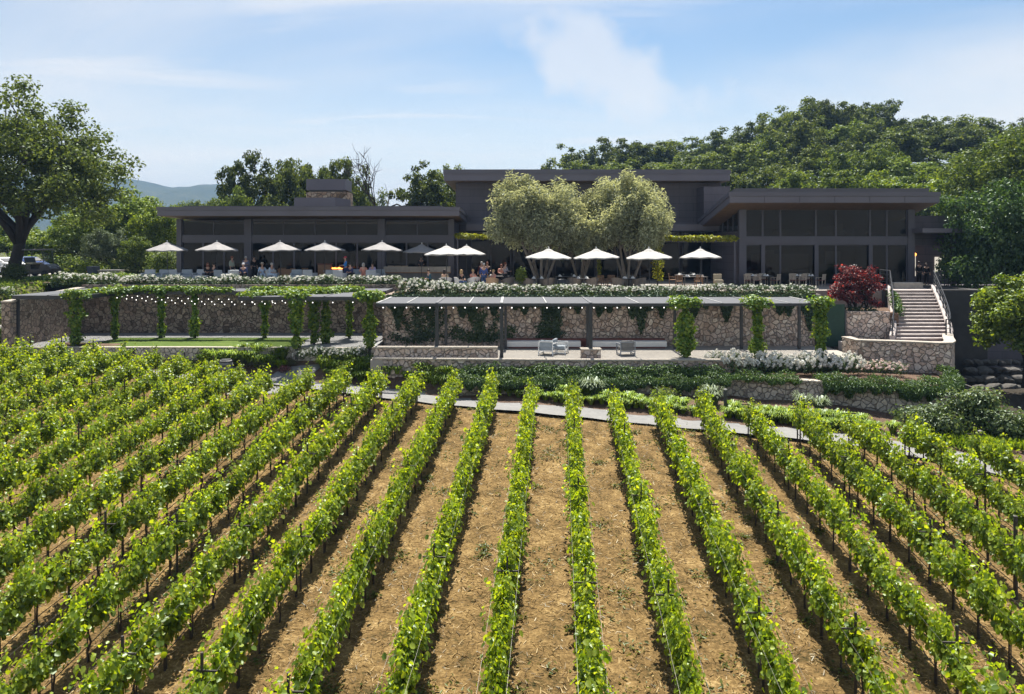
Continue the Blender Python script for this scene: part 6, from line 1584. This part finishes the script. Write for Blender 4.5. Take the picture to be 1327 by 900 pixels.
    st = MB(); st.lathe([(.19,.010),(.19,.022),(.105,.03),(.10,.09),(.07,.12),(.004,.125)], 16, tuple(c)); hat = st.mesh('straw_hat', M['palewood'], True)
    PEO[kind] = dict(body=body, shirt=shirt, trousers=tr, shoes=shoe, hair=hair, long=lhair, cap=cap, hat=hat); return PEO[kind]
def person(label, kind, px, Y, rz, shirt, trs, hair='hair_dark', head='hair', z=None, scale=1.0):
    g = person_meshes(kind); x = X(px,Y); t = thing('person', label, 'person', (x,Y,floor_at(x) if z is None else z), rz); t.scale = (scale,)*3
    link('body', g['body'], t); set_mat(link('shirt', g['shirt'], t), M[shirt]); set_mat(link('trousers', g['trousers'], t), M[trs]); link('shoes', g['shoes'], t)
    if head == 'hat': link('straw_hat', g['hat'], t)
    elif head.startswith('cap:'): set_mat(link('cap', g['cap'], t), M[head[4:]])
    else: set_mat(link('hair', g[head], t), M[hair])
    return t
for n, c in dict(c_black=(.015,.014,.016), c_navy=(.035,.05,.13), c_white=(.70,.70,.70), c_sage=(.42,.46,.38), c_greyblue=(.12,.15,.24), c_lblue=(.42,.52,.65), c_bright=(.03,.22,.62), c_coral=(.60,.26,.19), c_lilac=(.42,.36,.60), c_denim=(.05,.10,.24), c_red=(.55,.04,.07), c_teal=(.03,.10,.14), c_khaki=(.34,.28,.20), c_royal=(.05,.09,.28), c_maroon=(.08,.025,.03)).items(): cloth(n, c)
person('seated person in black with brown hair, nearest the first umbrella', 'sit', 269.5, 55.3, .5, 'c_black','c_black','hair_red','long')
person('seated person in dark jacket beside the brown haired one', 'sit', 276, 55.0, -.4, 'c_black','c_black')
person('standing woman in sage jacket and black trousers with auburn hair in front of the windows', 'stand', 300.5, 57.6, 1.3, 'c_sage','c_black','hair_red')
person('standing man in grey blue shirt with folded arms in front of the windows', 'stand_fold', 318.5, 57.8, .2, 'c_greyblue','c_greyblue','hair_grey')
person('standing dark silhouette in black at the windows behind the lounge chairs', 'stand', 329, 59.2, .9, 'c_black','c_black')
person('seated man in navy with white cap before the grey blue standing man', 'sit_lean', 316, 54.4, .1, 'c_navy','c_black','hair_grey','cap:c_white')
person('seated person in pale blue wearing a straw hat', 'sit', 340, 55.4, .4, 'c_lblue','c_lblue','hair_grey','hat')
person('seated grey haired person in pale blue beside the straw hat', 'sit_lean', 350, 54.8, 1.2, 'c_lblue','c_lblue','hair_grey')
person('standing person in bright blue shirt and red cap near the flames', 'stand_serve', 447.5, 55.6, -1.1, 'c_bright','c_navy','hair_dark','cap:c_red')
person('seated person in navy beside the bright blue shirt', 'sit_lean', 456, 55.1, -.7, 'c_navy','c_black')
person('seated woman in coral top near the bar counter', 'sit', 471, 55.2, .2, 'c_coral','c_coral','hair_grey','long')
person('seated person in lilac top next to the bar counter', 'sit', 482, 55.6, -.3, 'c_lilac','c_khaki','hair_dark')
person('bartender in black behind the stone bar counter', 'stand_serve', 546, 59.0, .1, 'c_black','c_black','hair_dark','hair', UP)
person('seated dark haired guest in teal top in front of the bar counter', 'sit_lean', 558, 53.2, -1.1, 'c_teal','c_black')
person('seated dark haired guest in the cream chair under the cream umbrella', 'sit', 577, 52.6, 2.7, 'c_khaki','c_black','hair_dark','long')
person('seated blonde woman in black top and blue jeans leaning forward', 'sit_lean', 596, 52.2, .9, 'c_black','c_denim','hair_blonde','long')
person('seated person in coral top behind the standing man in blue', 'sit', 614, 53.0, .7, 'c_coral','c_black','hair_blonde')
person('standing man in royal blue shirt and jeans seen from behind', 'stand', 627, 52.4, 3.0, 'c_royal','c_denim','hair_grey')
person('seated fair haired woman in the honey rattan chair', 'sit', 638, 52.2, -.9, 'c_coral','c_khaki','hair_blonde')
person('waiter in black standing behind the table next to the man in royal blue', 'stand_serve', 631.5, 56.2, .2, 'c_black','c_black','hair_red')
person('second waiter in maroon standing deeper in the shade beside the first', 'stand', 624, 57.4, -.2, 'c_maroon','c_black','hair_grey')
person('person in striped shirt leaning over the shaded table by the olive tree', 'stand_serve', 655, 55.0, 2.2, 'plaid','c_black','hair_red')
person('seated person in coral beyond the shaded table with auburn hair', 'sit', 650, 57.0, .3, 'c_coral','c_black','hair_red', 'hair', LOW+.25)
person('dark standing figure silhouetted in the lit entry, nearer the glass pavilion', 'stand', 1191, 58.4, .1, 'c_black','c_black')
person('shorter dark standing figure silhouetted in the lit entry, nearer the trees', 'stand', 1200.5, 58.3, -.2, 'c_black','c_black','hair_dark','long', None, .93)
TD2.put((X(645,55.6),55.6,LOW+.02), 0, 'long dark dining table in the shade behind the man in royal blue'); setting(X(645,55.6),55.6,LOW+.76,1.7,.95,'the shaded table behind the man in royal blue')

# ================================================================== CAMERA, LIGHT, SKY, AIR
cam = bpy.data.cameras.new('camera'); co = bpy.data.objects.new('camera', cam); COL.objects.link(co); S.camera = co
co.location = (0,0,0); co.rotation_euler = (math.pi/2,0,0)
cam.sensor_fit = 'HORIZONTAL'; cam.sensor_width = 36; cam.lens = 36*F/1327; cam.shift_y = -(450-HY)/1327; cam.clip_end = 12000; cam.clip_start = .5
SUN_EL, sx, sy = R(61), .03, .8
sl = bpy.data.lights.new('sun', 'SUN'); so = bpy.data.objects.new('sun', sl); COL.objects.link(so)
sl.energy = 3.7; sl.angle = R(.6); sl.color = (1,.94,.84)
hl = math.hypot(sx, sy); d = Vector((sx/hl*math.cos(SUN_EL), sy/hl*math.cos(SUN_EL), math.sin(SUN_EL)))
so.rotation_euler = (-d).to_track_quat('-Z','Y').to_euler(); so.location = d*200
w = bpy.data.worlds.new('World'); S.world = w; w.use_nodes = True; nt = w.node_tree; nt.nodes.clear(); LK = nt.links
out = N_(nt,'ShaderNodeOutputWorld'); bg = N_(nt,'ShaderNodeBackground'); bg.inputs[1].default_value = .090
sky = N_(nt,'ShaderNodeTexSky', sky_type='NISHITA'); sky.sun_disc = False; sky.sun_elevation = SUN_EL; sky.sun_rotation = math.atan2(sx, sy); sky.air_density = 1.0; sky.dust_density = 1.2; sky.ozone_density = 1.2
tc = N_(nt,'ShaderNodeTexCoord')
# thin cirrus: project the sky direction on a flat layer, two noises
sep = N_(nt,'ShaderNodeSeparateXYZ'); LK.new(tc.outputs['Generated'], sep.inputs[0])
zz = N_(nt,'ShaderNodeMath', operation='ADD'); zz.inputs[1].default_value = .10; LK.new(sep.outputs[2], zz.inputs[0])
zm = N_(nt,'ShaderNodeMath', operation='MAXIMUM'); zm.inputs[1].default_value = .02; LK.new(zz.outputs[0], zm.inputs[0])
dx = N_(nt,'ShaderNodeMath', operation='DIVIDE'); dy = N_(nt,'ShaderNodeMath', operation='DIVIDE')
LK.new(sep.outputs[0], dx.inputs[0]); LK.new(zm.outputs[0], dx.inputs[1]); LK.new(sep.outputs[1], dy.inputs[0]); LK.new(zm.outputs[0], dy.inputs[1])
cv = N_(nt,'ShaderNodeCombineXYZ'); LK.new(dx.outputs[0], cv.inputs[0]); LK.new(dy.outputs[0], cv.inputs[1])
def cloudnoise(scale, stretch, lo, hi, off, dist=.6):
    mp = N_(nt,'ShaderNodeMapping'); mp.inputs['Scale'].default_value = stretch; mp.inputs['Location'].default_value = off; LK.new(cv.outputs[0], mp.inputs[0])
    n = N_(nt,'ShaderNodeTexNoise'); n.inputs['Scale'].default_value = scale; n.inputs['Detail'].default_value = 8; n.inputs['Roughness'].default_value = .52; n.inputs['Distortion'].default_value = dist
    LK.new(mp.outputs[0], n.inputs['Vector'])
    m = N_(nt,'ShaderNodeMapRange', interpolation_type='SMOOTHSTEP'); m.inputs[1].default_value = lo; m.inputs[2].default_value = hi; LK.new(n.outputs[0], m.inputs[0]); return m.outputs[0]
c1 = cloudnoise(.42, (.75,1.0,1), .40, .66, (1.1,4.7,0)); c2 = cloudnoise(1.1, (.45,1.3,1), .47, .75, (7.3,2.2,0), .9)
add = N_(nt,'ShaderNodeMath', operation='MAXIMUM'); LK.new(c1, add.inputs[0]); LK.new(c2, add.inputs[1])
# one distinct bright cloud low in the sky, torn by noise
pc = Vector((X(782,1), 1, Z(78,1))).normalized()
dist = N_(nt,'ShaderNodeVectorMath', operation='SUBTRACT'); dist.inputs[1].default_value = pc; LK.new(tc.outputs['Generated'], dist.inputs[0])
nz = N_(nt,'ShaderNodeTexNoise'); nz.inputs['Scale'].default_value = 13; nz.inputs['Detail'].default_value = 7; LK.new(tc.outputs['Generated'], nz.inputs['Vector'])
wob = N_(nt,'ShaderNodeVectorMath', operation='MULTIPLY_ADD'); wob.inputs[1].default_value = (.24,.2,.12); nzc = N_(nt,'ShaderNodeVectorMath', operation='SUBTRACT'); nzc.inputs[1].default_value = (.5,.5,.5); LK.new(nz.outputs['Color'], nzc.inputs[0]); LK.new(nzc.outputs[0], wob.inputs[0]); LK.new(dist.outputs[0], wob.inputs[2])
mp0 = N_(nt,'ShaderNodeMapping'); mp0.inputs['Rotation'].default_value = (0,R(-29),0); LK.new(wob.outputs[0], mp0.inputs[0])
mp = N_(nt,'ShaderNodeMapping'); mp.inputs['Scale'].default_value = (7.0,4,19); LK.new(mp0.outputs[0], mp.inputs[0])
ln = N_(nt,'ShaderNodeVectorMath', operation='LENGTH'); LK.new(mp.outputs[0], ln.inputs[0])
cm = N_(nt,'ShaderNodeMapRange', interpolation_type='SMOOTHSTEP'); cm.inputs[1].default_value = 1.2; cm.inputs[2].default_value = .45; LK.new(ln.outputs['Value'], cm.inputs[0])
c3 = N_(nt,'ShaderNodeMath', operation='MULTIPLY'); c3.inputs[1].default_value = .85; LK.new(cm.outputs[0], c3.inputs[0])
mx2 = N_(nt,'ShaderNodeMath', operation='MAXIMUM'); LK.new(add.outputs[0], mx2.inputs[0]); LK.new(c3.outputs[0], mx2.inputs[1])
fac = N_(nt,'ShaderNodeMath', operation='MULTIPLY'); fac.inputs[1].default_value = .85; LK.new(mx2.outputs[0], fac.inputs[0])
mix = N_(nt,'ShaderNodeMixRGB'); mix.inputs[2].default_value = (3.25,3.3,3.38,1); LK.new(fac.outputs[0], mix.inputs[0]); tn = N_(nt,'ShaderNodeMixRGB'); tn.blend_type = 'MULTIPLY'; tn.inputs[0].default_value = 1; tn.inputs[2].default_value = (.375,.435,.455,1); LK.new(sky.outputs[0], tn.inputs[1]); LK.new(tn.outputs[0], mix.inputs[1])
hzf = N_(nt,'ShaderNodeMapRange', interpolation_type='SMOOTHSTEP'); hzf.inputs[1].default_value = .0; hzf.inputs[2].default_value = .27; hzf.inputs[3].default_value = .75; hzf.inputs[4].default_value = .0; LK.new(sep.outputs[2], hzf.inputs[0])
mixh = N_(nt,'ShaderNodeMixRGB'); mixh.inputs[2].default_value = (5.25,4.95,4.3,1); LK.new(hzf.outputs[0], mixh.inputs[0]); LK.new(mix.outputs[0], mixh.inputs[1])
LK.new(mixh.outputs[0], bg.inputs[0]); LK.new(bg.outputs[0], out.inputs[0])
S.view_settings.view_transform = 'Standard'; S.view_settings.look = 'None'; S.view_settings.gamma = 1; S.view_settings.exposure = 1.68
try: S.view_settings.use_curve_mapping = False
except Exception: pass
HAZE = True
if HAZE:
    m, nt2, o2 = newmat('air'); pv = nt2.nodes.new('ShaderNodeVolumePrincipled')
    pv.inputs['Color'].default_value = (.20,.34,.58,1); pv.inputs['Density'].default_value = .00032; pv.inputs['Anisotropy'].default_value = .2
    nt2.links.new(pv.outputs[0], o2.inputs['Volume'])
    hz = MB().box(-2600,2600,-330,2700,-40,215).build('haze', m); tag(hz, kind='stuff', label='faint blue air between the camera and the far hills', cat='haze')
cy = S.cycles
cy.max_bounces = 7; cy.diffuse_bounces = 4; cy.glossy_bounces = 2; cy.transmission_bounces = 4; cy.transparent_max_bounces = 10; cy.volume_bounces = 0
cy.caustics_reflective = False; cy.caustics_refractive = False; cy.sample_clamp_indirect = 6
cy.use_denoising = True
try: cy.denoiser = 'OPENIMAGEDENOISE'
except Exception: pass
